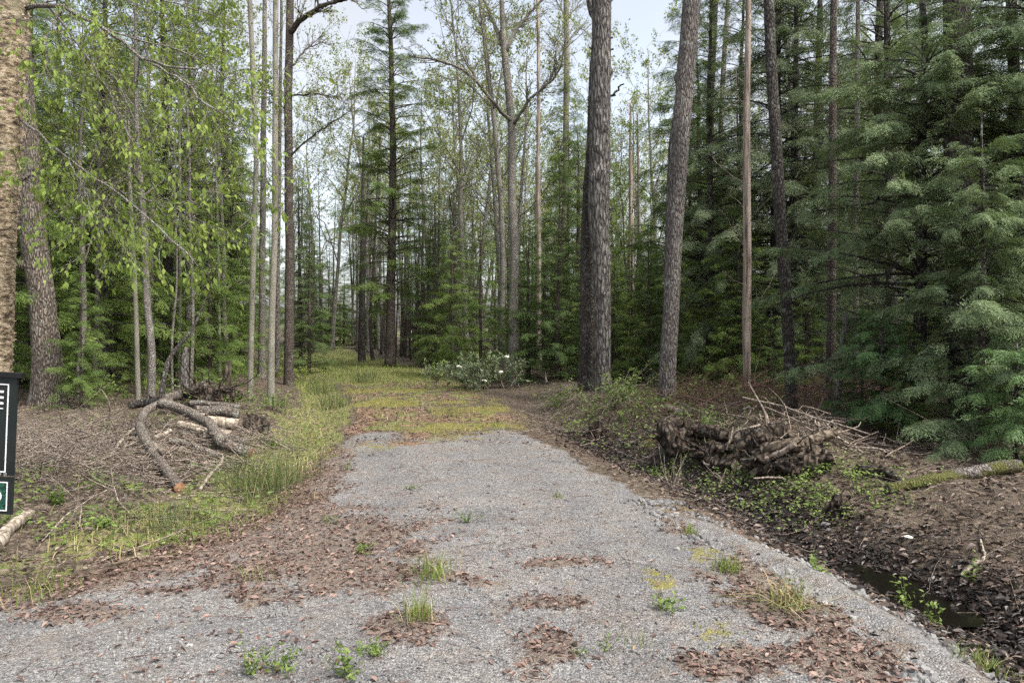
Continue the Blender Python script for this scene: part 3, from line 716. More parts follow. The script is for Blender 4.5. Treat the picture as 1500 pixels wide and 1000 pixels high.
# two big pines standing together right of the drive
t, mb, base, Y_, P, bk = hero('pine_tree', 'tall furrowed grey pine, the brighter front one of the twin trunks', 'tree',
    [(884, 575, 24), (883, 480, 23), (882, 380, 25), (878, 300, 32), (877, 200, 31), (879, 100, 29), (881, 0, 27)], M['pine_bark'], rough=.05, seed=11, flare=.18, knots=16, k=4, step=.06, top=-500)
p0 = at(879, 40, Y_); limbs(mb, base, [[p0, at(866, 14, Y_), at(858, -25, Y_), at(830, -90, Y_ - 1)]], .085, .03, 10, seed=1)
limbs(mb, base, [[at(890, 20, Y_), at(897, 0, Y_), at(915, -60, Y_ + .5)]], .05, .02, 8, seed=2)
limbs(mb, base, [[at(888, 145, Y_), at(898, 138, Y_), at(908, 128, Y_ - .2), at(914, 123, Y_ - .3)]], .035, .014, 6, seed=3)
for (px, py) in ((896, 55), (897, 72), (896, 232), (863, 260), (897, 305), (865, 70)): limbs(mb, base, [[at(880, py + 2, Y_), at(px + np.sign(px - 880) * 2, py, Y_ - .1)]], .035, .02, 6, 5, .004, seed=4)
obj('trunk', mb.mesh('front pine trunk', bk), t)
t, mb, base, Y_, P, bk = hero('pine_tree', 'dark pine trunk half hidden behind the brighter twin', 'tree',
    [(859, 572, 22), (860, 480, 21), (861, 380, 21), (866, 250, 20), (874, 100, 18), (880, 0, 14)], M['pine_bark'], Y=ground(884, 575)[1] + .5, rough=.05, seed=12, flare=.25, knots=10, k=4, step=.06); bk = M['dark_bark']  # rear trunk's shade put into its colour by a darker bark
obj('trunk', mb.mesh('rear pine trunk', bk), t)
t, mb, base, Y_, P, bk = hero('oak_tree', 'straight grey trunk leaning right with a mossy yellow foot, beside root heap', 'tree',
    [(977, 592, 25), (981, 500, 24), (987, 380, 23), (996, 240, 25), (1005, 120, 26), (1014, 0, 26)], M['mossy_bark'], rough=.04, seed=13, flare=.2, knots=9, step=.06, top=-450)
obj('trunk', mb.mesh('leaning trunk', bk), t)
t, mb, base, Y_, P, bk = hero('snag', 'broken dead stub of a trunk close behind the leaning mossy footed one', 'dead tree',
    [(974, 585, 10), (978, 400, 11), (983, 280, 13), (984, 215, 12), (987, 168, 3)], M['dark_bark'], Y=ground(977, 592)[1] + .5, top=None, sides=12, rough=.12, seed=14)
obj('trunk', mb.mesh('stub trunk', M['pine_bark']), t)

# forked maple in the centre, and the mottled stem beside it
def sparse_tree(name, label, pts, bark, arms, seed, leafmat, ntw=26, L=.9, leaf=.055, per=3, **kw):
    t, mb, base, Y_, P, bk = hero(name, label, 'tree', pts, bark, seed=seed, **kw); rg = np.random.default_rng(seed); lv = []
    for (pp, r, dy) in arms:
        pa = [at(px, py, Y_ + dy * k / (len(pp) - 1)) for k, (px, py) in enumerate(pp)]
        pth = resample(np.array(pa) - base, 16); pth[2:-1] += rg.normal(0, .015, (13, 3))
        V, Q, T = tubes(pth, np.linspace(r, r * .3, 16), 7); mb.add(V, T, Q)
        twiggy(mb, rg, pth, ntw, L, r * .22 + .002, 4, lv, per, .15)
    obj('trunk', mb.mesh(name + ' trunk', bk), t)
    if lv: obj('crown', leaf_mesh(rg, lv, leaf, .2, LEAF2).mesh(name + ' leaves', leafmat, False), t)
    return t
sparse_tree('maple_tree', 'grey forked maple with spreading bare limbs over the end of the drive', [(753, 562, 19), (752, 450, 14), (752, 300, 12), (750, 200, 11), (744, 110, 11), (738, 60, 9)], M['grey_bark'],
    [([(750, 178), (735, 165), (715, 140), (690, 110), (655, 90), (600, 82)], .06, -1.5), ([(752, 182), (760, 172), (775, 145), (800, 125), (820, 108), (830, 60)], .055, -1), ([(742, 95), (735, 60), (722, 30), (705, -10), (690, -60)], .075, .5),
     ([(742, 75), (752, 50), (770, 25), (790, 5), (830, -40)], .06, .5), ([(724, 160), (718, 110), (712, 60), (700, 20)], .035, -.5), ([(700, 122), (672, 70), (655, 30)], .04, 1), ([(805, 122), (815, 90), (812, 60)], .03, -.5)], 41, M['far_leaf'], top=-40, sides=16, flare=.3)
sparse_tree('maple_tree', 'thin mottled stem just left of the forked maple', [(737, 520, 9), (736, 400, 8), (734, 300, 8), (728, 220, 7), (724, 170, 7), (712, 80, 6), (702, 0, 5)], M['grey_bark'],
    [([(733, 240), (718, 222), (700, 215), (690, 205)], .03, -.5), ([(722, 160), (700, 135), (680, 120), (640, 112)], .03, .8), ([(712, 80), (735, 50), (760, 20)], .03, .8), ([(706, 40), (690, 10), (660, -20)], .03, .8)], 42, M['far_leaf'], Y=27.0, sides=10)
sparse_tree('birch_tree', 'pale slim trunk with short snags left of the twin pines', [(822, 545, 8), (826, 380, 9), (829, 200, 9), (831, 100, 9), (829, 0, 8)], M['pale_bark'],
    [([(829, 75), (818, 60), (812, 90), (818, 120)], .03, -.4), ([(829, 30), (820, 10), (808, -10)], .03, -.4), ([(831, 25), (842, 15), (850, 0)], .03, .4), ([(827, 200), (815, 230), (822, 260)], .03, .4), ([(830, 60), (850, 40), (870, 60)], .03, .4)], 43, M['far_leaf'], Y=29.0, sides=10)

# the tall spruce at the bend
ts = thing('spruce_tree', 'tall open crowned spruce standing alone at the bend of the drive', 'tree', tuple(ground(571, 537)))
g_ = ground(571, 537); tr, cr = conifer(171, 19.5, .20, 2.7, 2.4, FR_H, .44, 15, .25, 6, 16, .24, .5, dead=40, keep=.85, wild=.6)
obj('trunk', tr.mesh('spruce trunk', M['spruce_bark']), ts); obj('crown', cr.mesh('spruce crown', M['hemlock'], False), ts)

# pale poplars left of the drive
t, mb, base, Y_, P, bk = hero('poplar_tree', 'pale slender poplar nearest the left edge of the drive', 'tree', [(397, 592, 11), (398, 500, 10), (401, 380, 9), (403, 250, 9), (404, 120, 8), (404, 0, 8)], M['pale_bark'], sides=12, rough=.03, seed=51)
rg = np.random.default_rng(51); lv = []; twiggy(mb, rg, resample(P - base, 30), 60, .8, .006, 4, lv, 2, .2); obj('trunk', mb.mesh('poplar trunk', bk), t); obj('crown', leaf_mesh(rg, lv, .05, .2, LEAF2).mesh('poplar leaves', M['spring_leaf'], False), t)
t, mb, base, Y_, P, bk = hero('poplar_tree', 'pale slender poplar with a slight bend, second left of the drive', 'tree', [(366, 582, 8), (369, 480, 8), (372, 350, 8), (375, 230, 7), (371, 120, 7), (366, 0, 7)], M['pale_bark'], sides=12, rough=.03, seed=52)
rg = np.random.default_rng(52); lv = []; twiggy(mb, rg, resample(P - base, 30), 55, .9, .006, 4, lv, 2, .2); obj('trunk', mb.mesh('poplar trunk', bk), t); obj('crown', leaf_mesh(rg, lv, .05, .2, LEAF2).mesh('poplar leaves', M['spring_leaf'], False), t)
sparse_tree('maple_tree', 'dark taller trunk with a thick side limb behind the pale poplars', [(424, 532, 15), (423, 400, 13), (424, 250, 12), (422, 120, 12), (426, 0, 11)], M['spruce_bark'],
    [([(424, 50), (440, 30), (460, 15), (490, 2), (520, -8)], .09, -1), ([(424, 140), (460, 138), (500, 142)], .03, -.5), ([(424, 230), (450, 205), (485, 180), (515, 160)], .03, -.8), ([(425, 100), (450, 70), (480, 60)], .03, 1), ([(424, 170), (400, 140), (380, 130)], .03, 1)], 53, M['far_leaf'], Y=20.5, sides=12, leaf=.06, per=3)
for (nm, lab, pts, bark, sd) in (
    ('grey_tree', 'broad grey trunk in shade between the two pale poplars', [(383, 552, 11), (384, 400, 9), (386, 200, 8)], 'grey_bark', 54),
    ('grey_tree', 'grey stem with mossy orange foot just right of the nearest poplar', [(406, 552, 7), (407, 400, 6), (410, 200, 5)], 'mossy_bark', 55),
    ('fir_pole', 'dark trunk in front of the thicket left of the tall spruce', [(530, 530, 11), (530, 420, 9), (531, 330, 5)], 'dark_bark', 56),
    ('fir_pole', 'dark leaning pair stem with a fork right of the dark trunk', [(546, 528, 6), (541, 470, 5), (548, 380, 4)], 'dark_bark', 57)):
    t, mb, base, Y_, P, bk = hero(nm, lab, 'tree', pts, M[bark], sides=10, rough=.05, seed=sd, top=-150 if sd < 56 else 200)
    obj('trunk', mb.mesh(nm + ' trunk', bk), t)

# saplings on the left, each with its own lean
SAP = [((203, 585, 8), (199, 480, 7), (196, 380, 6), (190, 250, 5), (188, 120, 3), 'pale sapling standing behind the log tangle, leftmost of the slim stems'),
       ((262, 565, 5), (263, 470, 5), (265, 330, 4), (263, 200, 4), (262, 80, 2), 'thin pale sapling rising behind the grey stump'),
       ((322, 552, 5), (321, 470, 4), (319, 350, 4), (316, 220, 3), (310, 80, 2), 'thin upright sapling right of the grey stump'),
       ((309, 546, 4), (314, 500, 4), (304, 420, 3), (300, 300, 3), (298, 200, 2), 'thin sapling with a wavy stem leaning left'),
       ((333, 545, 4), (330, 450, 3), (335, 330, 3), (340, 220, 3), (345, 100, 2), 'thin sapling with yellow green leaves nearest the poplars on their left')]
for k, s in enumerate(SAP):
    t, mb, base, Y_, P, bk = hero('sapling', s[5], 'sapling', s[:5], M['pale_bark'], sides=8, rough=.03, seed=60 + k, top=None, flare=.2)
    rg = np.random.default_rng(60 + k); lv = []; twiggy(mb, rg, resample(P - base, 24)[8:], 34, .75, .0035, 3, lv, 4, .05)
    obj('trunk', mb.mesh('sapling stem', bk), t); obj('crown', leaf_mesh(rg, lv, .050, .5).mesh('sapling leaves', M['spring_leaf'], False), t)

# named trunks of the right hand wood
for (nm, lab, pts, bark, sd, kw) in (
    ('dead_tree', 'pale barkless dead trunk right of the leaning mossy footed one', [(1094, 585, 9), (1094, 480, 13), (1095, 380, 12), (1094, 250, 11), (1095, 120, 9), (1096, 0, 8)], 'dead_bark', 71, {}),
    ('fir_tree', 'grey straight trunk leaning left above the root heap', [(1162, 612, 17), (1157, 520, 16), (1149, 400, 17), (1141, 300, 17), (1134, 150, 16), (1126, 0, 15)], 'dark_bark', 72, {}),
    ('cedar_tree', 'reddish brown shaded trunk behind the slim crooked dead stem', [(1216, 600, 14), (1218, 480, 13), (1219, 350, 12), (1220, 200, 11)], 'spruce_bark', 73, {}),
    ('dead_sapling', 'slim crooked dead stem leaning right beside the fallen pale poles', [(1222, 622, 10), (1228, 560, 9), (1233, 510, 8), (1240, 460, 6)], 'grey_bark', 74, dict(top=None)),
    ('poplar_tree', 'thin pale straight stem seen high among the dark evergreens', [(1252, 610, 9), (1253, 450, 8), (1254, 300, 8), (1256, 150, 7), (1257, 0, 6)], 'grey_bark', 75, dict(Y=13.2)),
    ('cedar_tree', 'massive dark trunk wrapped in evergreen sprays on the right', [(1420, 690, 46), (1414, 560, 43), (1410, 420, 40), (1406, 250, 39), (1404, 100, 38), (1402, 0, 36)], 'dark_bark', 76, dict(Y=9.7)),
    ('cedar_tree', 'dark slimmer trunk at the far right edge', [(1500, 690, 22), (1496, 500, 20), (1491, 300, 19), (1487, 120, 15), (1482, 0, 14)], 'dark_bark', 77, dict(Y=10.5)),
    ('pole_tree', 'dark bare pole between the dead trunk and the leaning one, high up', [(1036, 560, 12), (1036, 300, 11), (1040, 150, 11), (1048, 0, 10)], 'dark_bark', 78, dict(Y=24)),
    ('pole_tree', 'grey slanting pole beside the dark bare one', [(1050, 560, 7), (1052, 300, 7), (1058, 120, 7), (1066, 0, 6)], 'grey_bark', 79, dict(Y=25)),
    ('snag', 'broken brown snag standing far off beyond the forked maple', [(786, 520, 8), (787, 400, 7), (787, 300, 7), (786, 236, 5)], 'dead_bark', 80, dict(Y=38, top=None)),
    ('dead_tree', 'dead grey spruce with bare twigs in the gap between the pines', [(926, 540, 9), (925, 400, 8), (924, 250, 6), (923, 150, 2)], 'dead_bark', 81, dict(Y=28, top=None)),
    ('dead_tree', 'thin dead stem right of the dead grey spruce', [(940, 540, 7), (938, 400, 6), (936, 280, 4), (934, 165, 2)], 'grey_bark', 82, dict(Y=29, top=None)),
    ('fir_pole', 'dim trunk low in the wood just right of the forked maple', [(790, 535, 8), (790, 440, 7), (789, 300, 6)], 'dead_bark', 83, dict(Y=24))):
    t, mb, base, Y_, P, bk = hero(nm, lab, 'tree' if 'dead' not in nm and nm != 'snag' else 'dead tree', pts, M[bark], sides=14, rough=.06, seed=sd, **kw)
    rg = np.random.default_rng(sd)
    if nm in ('dead_tree', 'fir_tree', 'cedar_tree', 'dead_sapling', 'pole_tree'):
        twiggy(mb, rg, resample(P - base, 30), 40 if sd != 77 else 20, 1.1 if nm != 'dead_sapling' else .6, .006, 3, None, 0, -.02)
    obj('trunk', mb.mesh(nm + ' trunk', bk), t)

# ------------------------------------------------------------------ evergreens placed by eye: foot pixel, depth, proto, scale
def ev(px, Y, key, sc, rz, label, group=None, name=None):
    p = at(px, 500, Y); nm = name or {'h': 'hemlock_tree', 'd': 'hemlock_tree', 'f': 'fir_tree', 'y': 'young_hemlock', 'p': 'fir_pole', 's': 'sapling'}[key[0]]
    return plant_tree(key, nm, label, 'sapling' if key[0] == 's' else 'tree', gpt(p[0], Y), group, rz, sc)
# left bank hemlocks behind the maple trunk and saplings
GL = 'drooping hemlocks left of the drive'
ev(150, 15.5, 'hemlock0', .85, .3, 'broad bright green hemlock filling the gap right of the flaky barked trunk')
ev(245, 19.0, 'hemlock1', 1.0, 1.3, 'tall hemlock behind the thin saplings and grey stump')
ev(60, 19.0, 'hemlock2', 1.0, 2.2, 'hemlock showing between birch and flaky barked trunk')
ev(330, 24.0, 'hemlock0', 1.05, 4.0, 'tall hemlock directly behind the slim leaning saplings')
ev(-40, 13.5, 'hemlock1', .9, 5.0, 'hemlock at the left picture edge behind the birch')
ev(118, 12.8, 'youngh0', .50, .5, 'low young hemlock at the foot of the flaky barked trunk')
ev(440, 31.0, 'darkhem0', .62, 2.0, 'dim spruce like evergreen behind the dark taller trunk')
ev(452, 26.5, 'fir2', .95, 2.0, 'small dark fir just right of the dark taller trunk')
# right of the bend
ev(665, 24.5, 'youngh1', 1.0, .2, 'bushy hemlock overhanging the right side of the bend')
ev(705, 22.5, 'youngh0', .98, 1.2, 'dense hemlock standing over the white flowered shrub')
ev(640, 30.0, 'fir0', 1.0, 3.0, 'fir rising right behind the tall spruce')
ev(775, 21.5, 'fir1', .80, 1.0, 'dark fir at the foot of the forked maple')
ev(818, 20.5, 'fir0', 1.02, 2.0, 'conical dark fir immediately left of the twin pines')
ev(845, 27.0, 'fir2', 1.45, 2.6, 'tall dark fir whose tip shows left of the twin pines')
ev(925, 22.0, 'youngh1', .9, 4.4, 'young hemlock in the gap between twin pines and leaning trunk')
ev(950, 19.0, 'fir1', .62, 5.0, 'low fir just left of the leaning trunk')
ev(1040, 18.0, 'darkhem0', .80, .4, 'dark hemlock between the leaning trunk and the dead pale one')
ev(1080, 23.0, 'darkhem1', 1.0, 1.0, 'tall dark hemlock behind the dead pale trunk')
ev(1130, 17.5, 'darkhem2', 1.0, 2.2, 'tall dark hemlock around the grey trunk above the root heap')
ev(1195, 20.0, 'darkhem0', 1.1, 3.0, 'very tall dark hemlock behind the reddish trunk')
ev(1290, 16.0, 'darkhem1', 1.0, 4.0, 'dark hemlock right of the thin pale stem')
ev(1350, 21.0, 'darkhem2', 1.05, 5.1, 'dark hemlock behind the massive trunk')
ev(1480, 17.0, 'darkhem0', .95, .8, 'dark hemlock at the far right behind the slimmer trunk')
ev(1010, 25.0, 'hemlock2', .68, 2.8, 'hemlock seen just right of the leaning trunk, farther back')
ev(1335, 9.3, 'youngh0', .30, 1.0, 'knee high young hemlock under the big grey green cedar')
ev(1262, 11.0, 'youngh1', .36, 2.0, 'low young hemlock behind the fallen pale poles')
ev(1445, 9.6, 'youngh0', .42, 3.0, 'young hemlock spreading at the foot of the massive dark trunk')
ev(1392, 11.2, 'youngh1', .50, 4.0, 'young hemlock in the shade between cedar and massive trunk')
ev(1180, 13.6, 'youngh0', .46, 5.0, 'young hemlock behind the root heap beside the reddish trunk')
ev(1070, 16.5, 'youngh1', .55, .6, 'young hemlock left of the dead pale trunk')
ev(1130, 15.0, 'fir1', .42, .9, 'little dark fir between dead pale trunk and grey leaning one')
ev(1015, 17.5, 'youngh0', .40, 1.6, 'low young hemlock just right of the leaning trunk')
ev(1560, 13.5, 'darkhem1', .9, 2.8, 'dark hemlock beyond the right picture edge')

# the big cedar on the right: its own crown reaching to the left and forward
def cedar(name, label, px, Y, Ht, r0, L, zb, seed, mat, fl=.28, per=32, whorl=.15, nb=6, spread=None, bark='dark_bark', droop=.24, shape=.45, up=14, top=1.0):
    p = at(px, 500, Y); t = thing(name, label, 'tree', gpt(p[0], Y))
    tr, cr = conifer(seed, Ht, r0, L, zb, FR_C, fl, per, whorl, nb, up, droop, shape, dead=24, spread=spread, top=top, wild=.5)
    obj('trunk', tr.mesh(name + ' trunk', M[bark]), t); obj('crown', cr.mesh(name + ' crown', M[mat], False), t); return t
cedar('cedar_tree', 'big grey green cedar with drooping sprays on the right, reaching toward the drive', 1345, 10.2, 7.5, .09, 2.0, 1.0, 301, 'cedar', top=.7)
cedar('cedar_tree', 'cedar with hanging sprays at the right picture edge', 1520, 9.6, 8.5, .1, 2.0, .9, 302, 'cedar', top=.75)
cedar('cedar_tree', 'tall dim cedar between the thin pale stem and massive trunk', 1310, 13.0, 10, .1, 2.0, 1.6, 303, 'hemlock_dark', per=10, whorl=.33)
cedar('cedar_tree', 'slim cedar hiding the foot of the massive dark trunk', 1432, 8.7, 4.0, .04, 1.15, .35, 306, 'cedar', top=.9, shape=.6)
cedar('young_cedar', 'small bright green cedar low at the right edge under the larger ones', 1490, 7.9, 1.35, .02, .75, .15, 304, 'cedar_new', fl=.27, per=34, whorl=.08, droop=.2, shape=.6)
cedar('young_cedar', 'small light cedar right of the slim crooked dead stem', 1290, 9.6, 1.7, .025, .62, .3, 305, 'cedar_new', fl=.27, per=34, whorl=.09, droop=.25, shape=.6)

# ------------------------------------------------------------------ the wood behind: many trees of a few kinds
rg = np.random.default_rng(404); PL = []
def free(x, y, dmin):
    for (a, b_) in PL:
        if (a - x) ** 2 + (b_ - y) ** 2 < dmin * dmin: return False
    PL.append((x, y)); return True
def tilt(t, a): t.rotation_euler[0], t.rotation_euler[1] = rg.normal(0, a), rg.normal(0, a)
def scatter(n, fx, y0, y1, keys, scr, dmin, name, label, cat, group, cond=None, trunk='trunk'):
    k = 0; tries = 0
    while k < n and tries < n * 60:
        tries += 1; y = y0 + (y1 - y0) * rg.random() ** .8; x = fx(y)
        if not (-.80 * y - 1 < x < .80 * y + 1): continue
        if cond and not cond(x, y): continue
        if not free(x, y, dmin): continue
        key = keys[rg.integers(len(keys))]; tilt(plant_tree(key, name, label, cat, gpt(x, y), group, rg.uniform(0, 6.28), rg.uniform(*scr)), .045 if key[0] in 'ps' or key[:4] == 'hard' else .02); k += 1
pxof = lambda x, y: 750 + F * x / y
leftx = lambda y: lef(y) - 3 - rg.random() * (.8 * y + lef(y))
rightx = lambda y: dit(y) + 2.5 + rg.random() * (.82 * y - dit(y))
scatter(26, leftx, 20, 48, ['hemlock0', 'hemlock1', 'hemlock2', 'fir0'], (.8, 1.15), 1.8, 'hemlock_tree', 'one of the green hemlocks deep in the wood left of the drive', 'tree', 'hemlocks deep in the wood left of the drive', lambda x, y: pxof(x, y) < 400)
scatter(23, rightx, 19, 50, ['darkhem0', 'darkhem1', 'darkhem2', 'hemlock1'], (.75, 1.1), 1.8, 'hemlock_tree', 'one of the dark hemlocks deep in the wood on the right', 'tree', 'dark hemlocks deep in the wood on the right', lambda x, y: pxof(x, y) > 1060)
scatter(38, lambda y: rg.uniform(-.28 * y, .26 * y), 30, 60, ['fir0', 'fir1', 'fir2', 'youngh0', 'youngh1'], (.8, 1.35), 1.4, 'fir_tree', 'one of the small firs in the far wood beyond the bend', 'tree', 'small firs in the far wood beyond the bend', lambda x, y: x > rig(y) + 1.5 and pxof(x, y) < 1060)
scatter(26, rightx, 20, 36, ['fir0', 'fir1', 'youngh0', 'youngh1', 'hemlock0'], (.7, 1.0), 1.3, 'young_evergreen', 'one of the young evergreens between the forked maple and leaning trunk, set back', 'tree', 'young evergreens set back behind the pines', lambda x, y: 740 < pxof(x, y) < 1060)
scatter(58, lambda y: rg.uniform(-.42 * y, .3 * y), 28, 62, ['hard0', 'hard1', 'hard2', 'hard3'], (.75, 1.15), 1.6, 'hardwood_tree', 'one of the thinly leafed hardwoods standing against the pale sky', 'tree', 'thinly leafed hardwoods against the sky', lambda x, y: (x > rig(y) + 1.5 or x < lef(y) - 1.5) and 430 < pxof(x, y) < 1050)
scatter(16, leftx, 14, 34, ['hard0', 'hard1', 'hard2', 'hard3'], (.55, .85), 1.5, 'hardwood_tree', 'one of the slim hardwoods among the hemlocks on the left', 'tree', 'slim hardwoods among the left hemlocks', lambda x, y: 330 < pxof(x, y) < 470)
scatter(9, leftx, 12, 26, ['sapl0', 'sapl1', 'sapl2'], (.7, 1.6), .9, 'sapling', 'one of the leafy yellow green saplings scattered through the left wood', 'sapling', 'leafy saplings in the left wood', lambda x, y: 110 < pxof(x, y) < 470 and x < lef(y) - 2.5)
scatter(16, rightx, 20, 40, ['sapl0', 'sapl1', 'sapl2'], (.8, 1.5), .9, 'sapling', 'one of the yellow green saplings in the gap behind the pines', 'sapling', 'yellow green saplings behind the pines', lambda x, y: 640 < pxof(x, y) < 1010)
scatter(70, lambda y: rig(y) + 1.2 + rg.random() * (.07 * y + 3), 24, 44, ['pole0', 'pole1', 'pole2'], (.55, .95), .45, 'fir_pole', 'one of the thin bare poles crowded in the brown thicket right of the tall spruce', 'tree', 'bare poles in the thicket right of the tall spruce', lambda x, y: 575 < pxof(x, y) < 690)
scatter(36, lambda y: rg.uniform(-.32 * y, -.12 * y), 38, 66, ['pole0', 'pole1', 'pole2', 'hard0'], (.8, 1.5), .6, 'fir_pole', 'one of the slender trunks closing the far end of the drive', 'tree', 'slender trunks closing the far end of the drive', lambda x, y: 430 < pxof(x, y) < 570 and (y > 48 or x > rig(y) + .5 or x < lef(y) - 1))

scatter(16, rightx, 15, 36, ['hard0', 'hard1', 'hard2', 'hard3'], (.6, .95), 1.2, 'hardwood_tree', 'one of the thin grey hardwoods among the dark evergreens on the right', 'tree', 'thin hardwoods among the right evergreens', lambda x, y: pxof(x, y) > 1020)
scatter(10, leftx, 13, 26, ['hard0', 'hard1', 'hard3'], (.5, .8), 1.2, 'hardwood_tree', 'one of the thin hardwoods rising behind the flaky barked trunk and log tangle', 'tree', 'thin hardwoods behind the log tangle', lambda x, y: 110 < pxof(x, y) < 340)
scatter(16, lambda y: rg.uniform(-.30 * y, -.14 * y), 52, 66, ['fir0', 'fir1', 'youngh0', 'youngh1', 'pole0'], (.8, 1.3), .9, 'fir_tree', 'one of the far firs closing off the very end of the drive', 'tree', 'far firs at the very end of the drive', lambda x, y: 440 < pxof(x, y) < 570)
# the far-off wood reads as one mass
rg = np.random.default_rng(505); mbf = MB(); mbt = MB()
vt, vc = conifer(601, 10, .10, 1.9, 1.5, FR_F, .55, 4, .55, 4, 8, .3, .8); vt = (np.concatenate(vt.V),); 
cv = np.concatenate(vc.V); ct = np.concatenate(vc.T)
for k in range(95):
    y = rg.uniform(62, 105); x = rg.uniform(-.85 * y, .85 * y)
    a = rg.uniform(0, 6.28); s = rg.uniform(.55, 1.0) if -.3 * y < x < .25 * y else rg.uniform(.7, 1.25)
    R_ = np.array([[cos(a), -sin(a), 0], [sin(a), cos(a), 0], [0, 0, 1]]) * s; o_ = np.array([x, y, float(H(x, y)) - .1])
    mbf.add(cv @ R_.T + o_, ct, m=0)
    z = np.linspace(0, 9 * s, 4); V, Q, T = tubes(np.c_[np.full(4, x), np.full(4, y), z + o_[2]], .14 * s * (1 - z / (10 * s)), 5, False); mbf.add(V, Q=Q, m=1)
stuff('far_woods', mbf.mesh('far woods', [M['spruce'], M['spruce_bark']], False), 'distant evergreen wood closing the view behind every other tree', 'woods')
# understorey evergreens filling in between the big ones
rg = np.random.default_rng(606)
scatter(26, leftx, 14, 30, ['youngh0', 'youngh1', 'fir0', 'hemlock1'], (.55, 1.0), 1.2, 'young_hemlock', 'one of the young evergreens low between the trunks of the left wood', 'tree', 'young evergreens in the left wood', lambda x, y: pxof(x, y) < 455)
scatter(26, rightx, 15, 34, ['youngh0', 'youngh1', 'darkhem0', 'fir1'], (.5, .95), 1.2, 'young_hemlock', 'one of the shaded young evergreens low between the trunks on the right', 'tree', 'shaded young evergreens on the right', lambda x, y: pxof(x, y) > 1015)
scatter(14, rightx, 19, 30, ['youngh0', 'youngh1', 'fir0'], (.7, 1.0), 1.2, 'young_hemlock', 'one of the young hemlocks crowding behind the flowering shrub', 'tree', 'young hemlocks behind the flowering shrub', lambda x, y: 660 < pxof(x, y) < 760)

# ------------------------------------------------------------------ litter, stones, twigs, grass: what nobody could count
def spots(seed, n, x0, x1, y0, y1, dens, pw=1.3):
    rg = np.random.default_rng(seed); u = rg.random(n); a = 1 - pw
    y = (y0 ** a + u * (y1 ** a - y0 ** a)) ** (1 / a)
    f = np.clip(y / y1, 0, 1)
    x = x0 + (x1 - x0) * rg.random(n); x = np.where(np.abs(x) < .85 * y + 1.2, x, np.nan); k = ~np.isnan(x); x, y = x[k], y[k]
    p = np.clip(dens(x, y, zones(x, y)), 0, 1); k = rg.random(len(x)) < p
    return x[k], y[k], rg
def lay_leaves(name, label, seed, n, box, dens, size, mat, tilt=.35, lift=.012, pw=1.3):
    x, y, rg = spots(seed, n, *box, dens, pw); k = len(x); z = H(x, y) + .006 + rg.random(k) ** 2 * lift * 2.5
    a = rg.uniform(0, 2 * pi, k); X_ = np.stack([np.cos(a), np.sin(a), rg.normal(0, tilt * .6, k)], -1)
    sc = (size * rg.uniform(.5, 1.35, k))[:, None, None] * np.stack([np.ones(k), rg.uniform(.45, 1.15, k), rg.uniform(.5, 4.0, k)], -1)[:, None, :]
    V, T = stamp(*LEAF, frames(X_, np.array([0, 0, 1.]) + rg.normal(0, tilt, (k, 3))) * sc, np.stack([x, y, z], -1))
    return stuff(name, MB().add(V, T).mesh(name, mat, False), label, 'leaves')
lay_leaves('fallen_leaves', 'reddish brown fallen leaves lying in drifts on the gravel and along its edges', 1, 170000, (-6, 4, 2.6, 12), lambda x, y, z: np.maximum(np.clip(1.45 * z['leaf'], 0, 1) ** 2.2, np.where(z['gravel'] < .4, .07, .008 + .03 * sstep(.2, .6, vnoise(x * 1.7, y * 1.7, seed=19)))), .040, M['dead_leaf'])
lay_leaves('fallen_leaves', 'grey brown old leaves covering the ditch and the right bank', 2, 70000, (.2, 12, 3, 16), lambda x, y, z: (.75 - .45 * np.exp(-((x - dit(y) - .15) / .5) ** 2)) * sstep(.05, .35, x - rig(y)) * (.6 + .4 * vnoise(x * 3, y * 3, seed=8)) * np.where((np.abs(x - dit(y)) < .35) & (y < 5.9) & (y > 4.3), .12, 1), .062, M['grey_leaf'], .45, .02)
lay_leaves('fallen_leaves', 'pale brown old leaves strewn over the left bank', 3, 40000, (-14, 0, 3.5, 18), lambda x, y, z: .55 * sstep(-.1, .3, lef(y) - x), .055, M['grey_leaf'], .4, .02)
lay_leaves('fallen_leaves', 'small russet leaves and moss flecks on the overgrown part of the drive', 4, 26000, (-7, 3, 10, 26), lambda x, y, z: .8 * z['red'] + .12, .06, M['dead_leaf'], .3, .01, 1.1)

lay_leaves('wet_leaves', 'blackish sodden leaves filling the broad wet ditch along the right side', 5, 60000, (.5, 5, 3.2, 13), lambda x, y, z: np.exp(-((x - dit(y) - .15) / .55) ** 2) * np.where((np.abs(x - dit(y) - .03) < .16) & (y < 5.4) & (y > 4.8), .25, .9), .058, M['wet_leaf'], .4, .015)
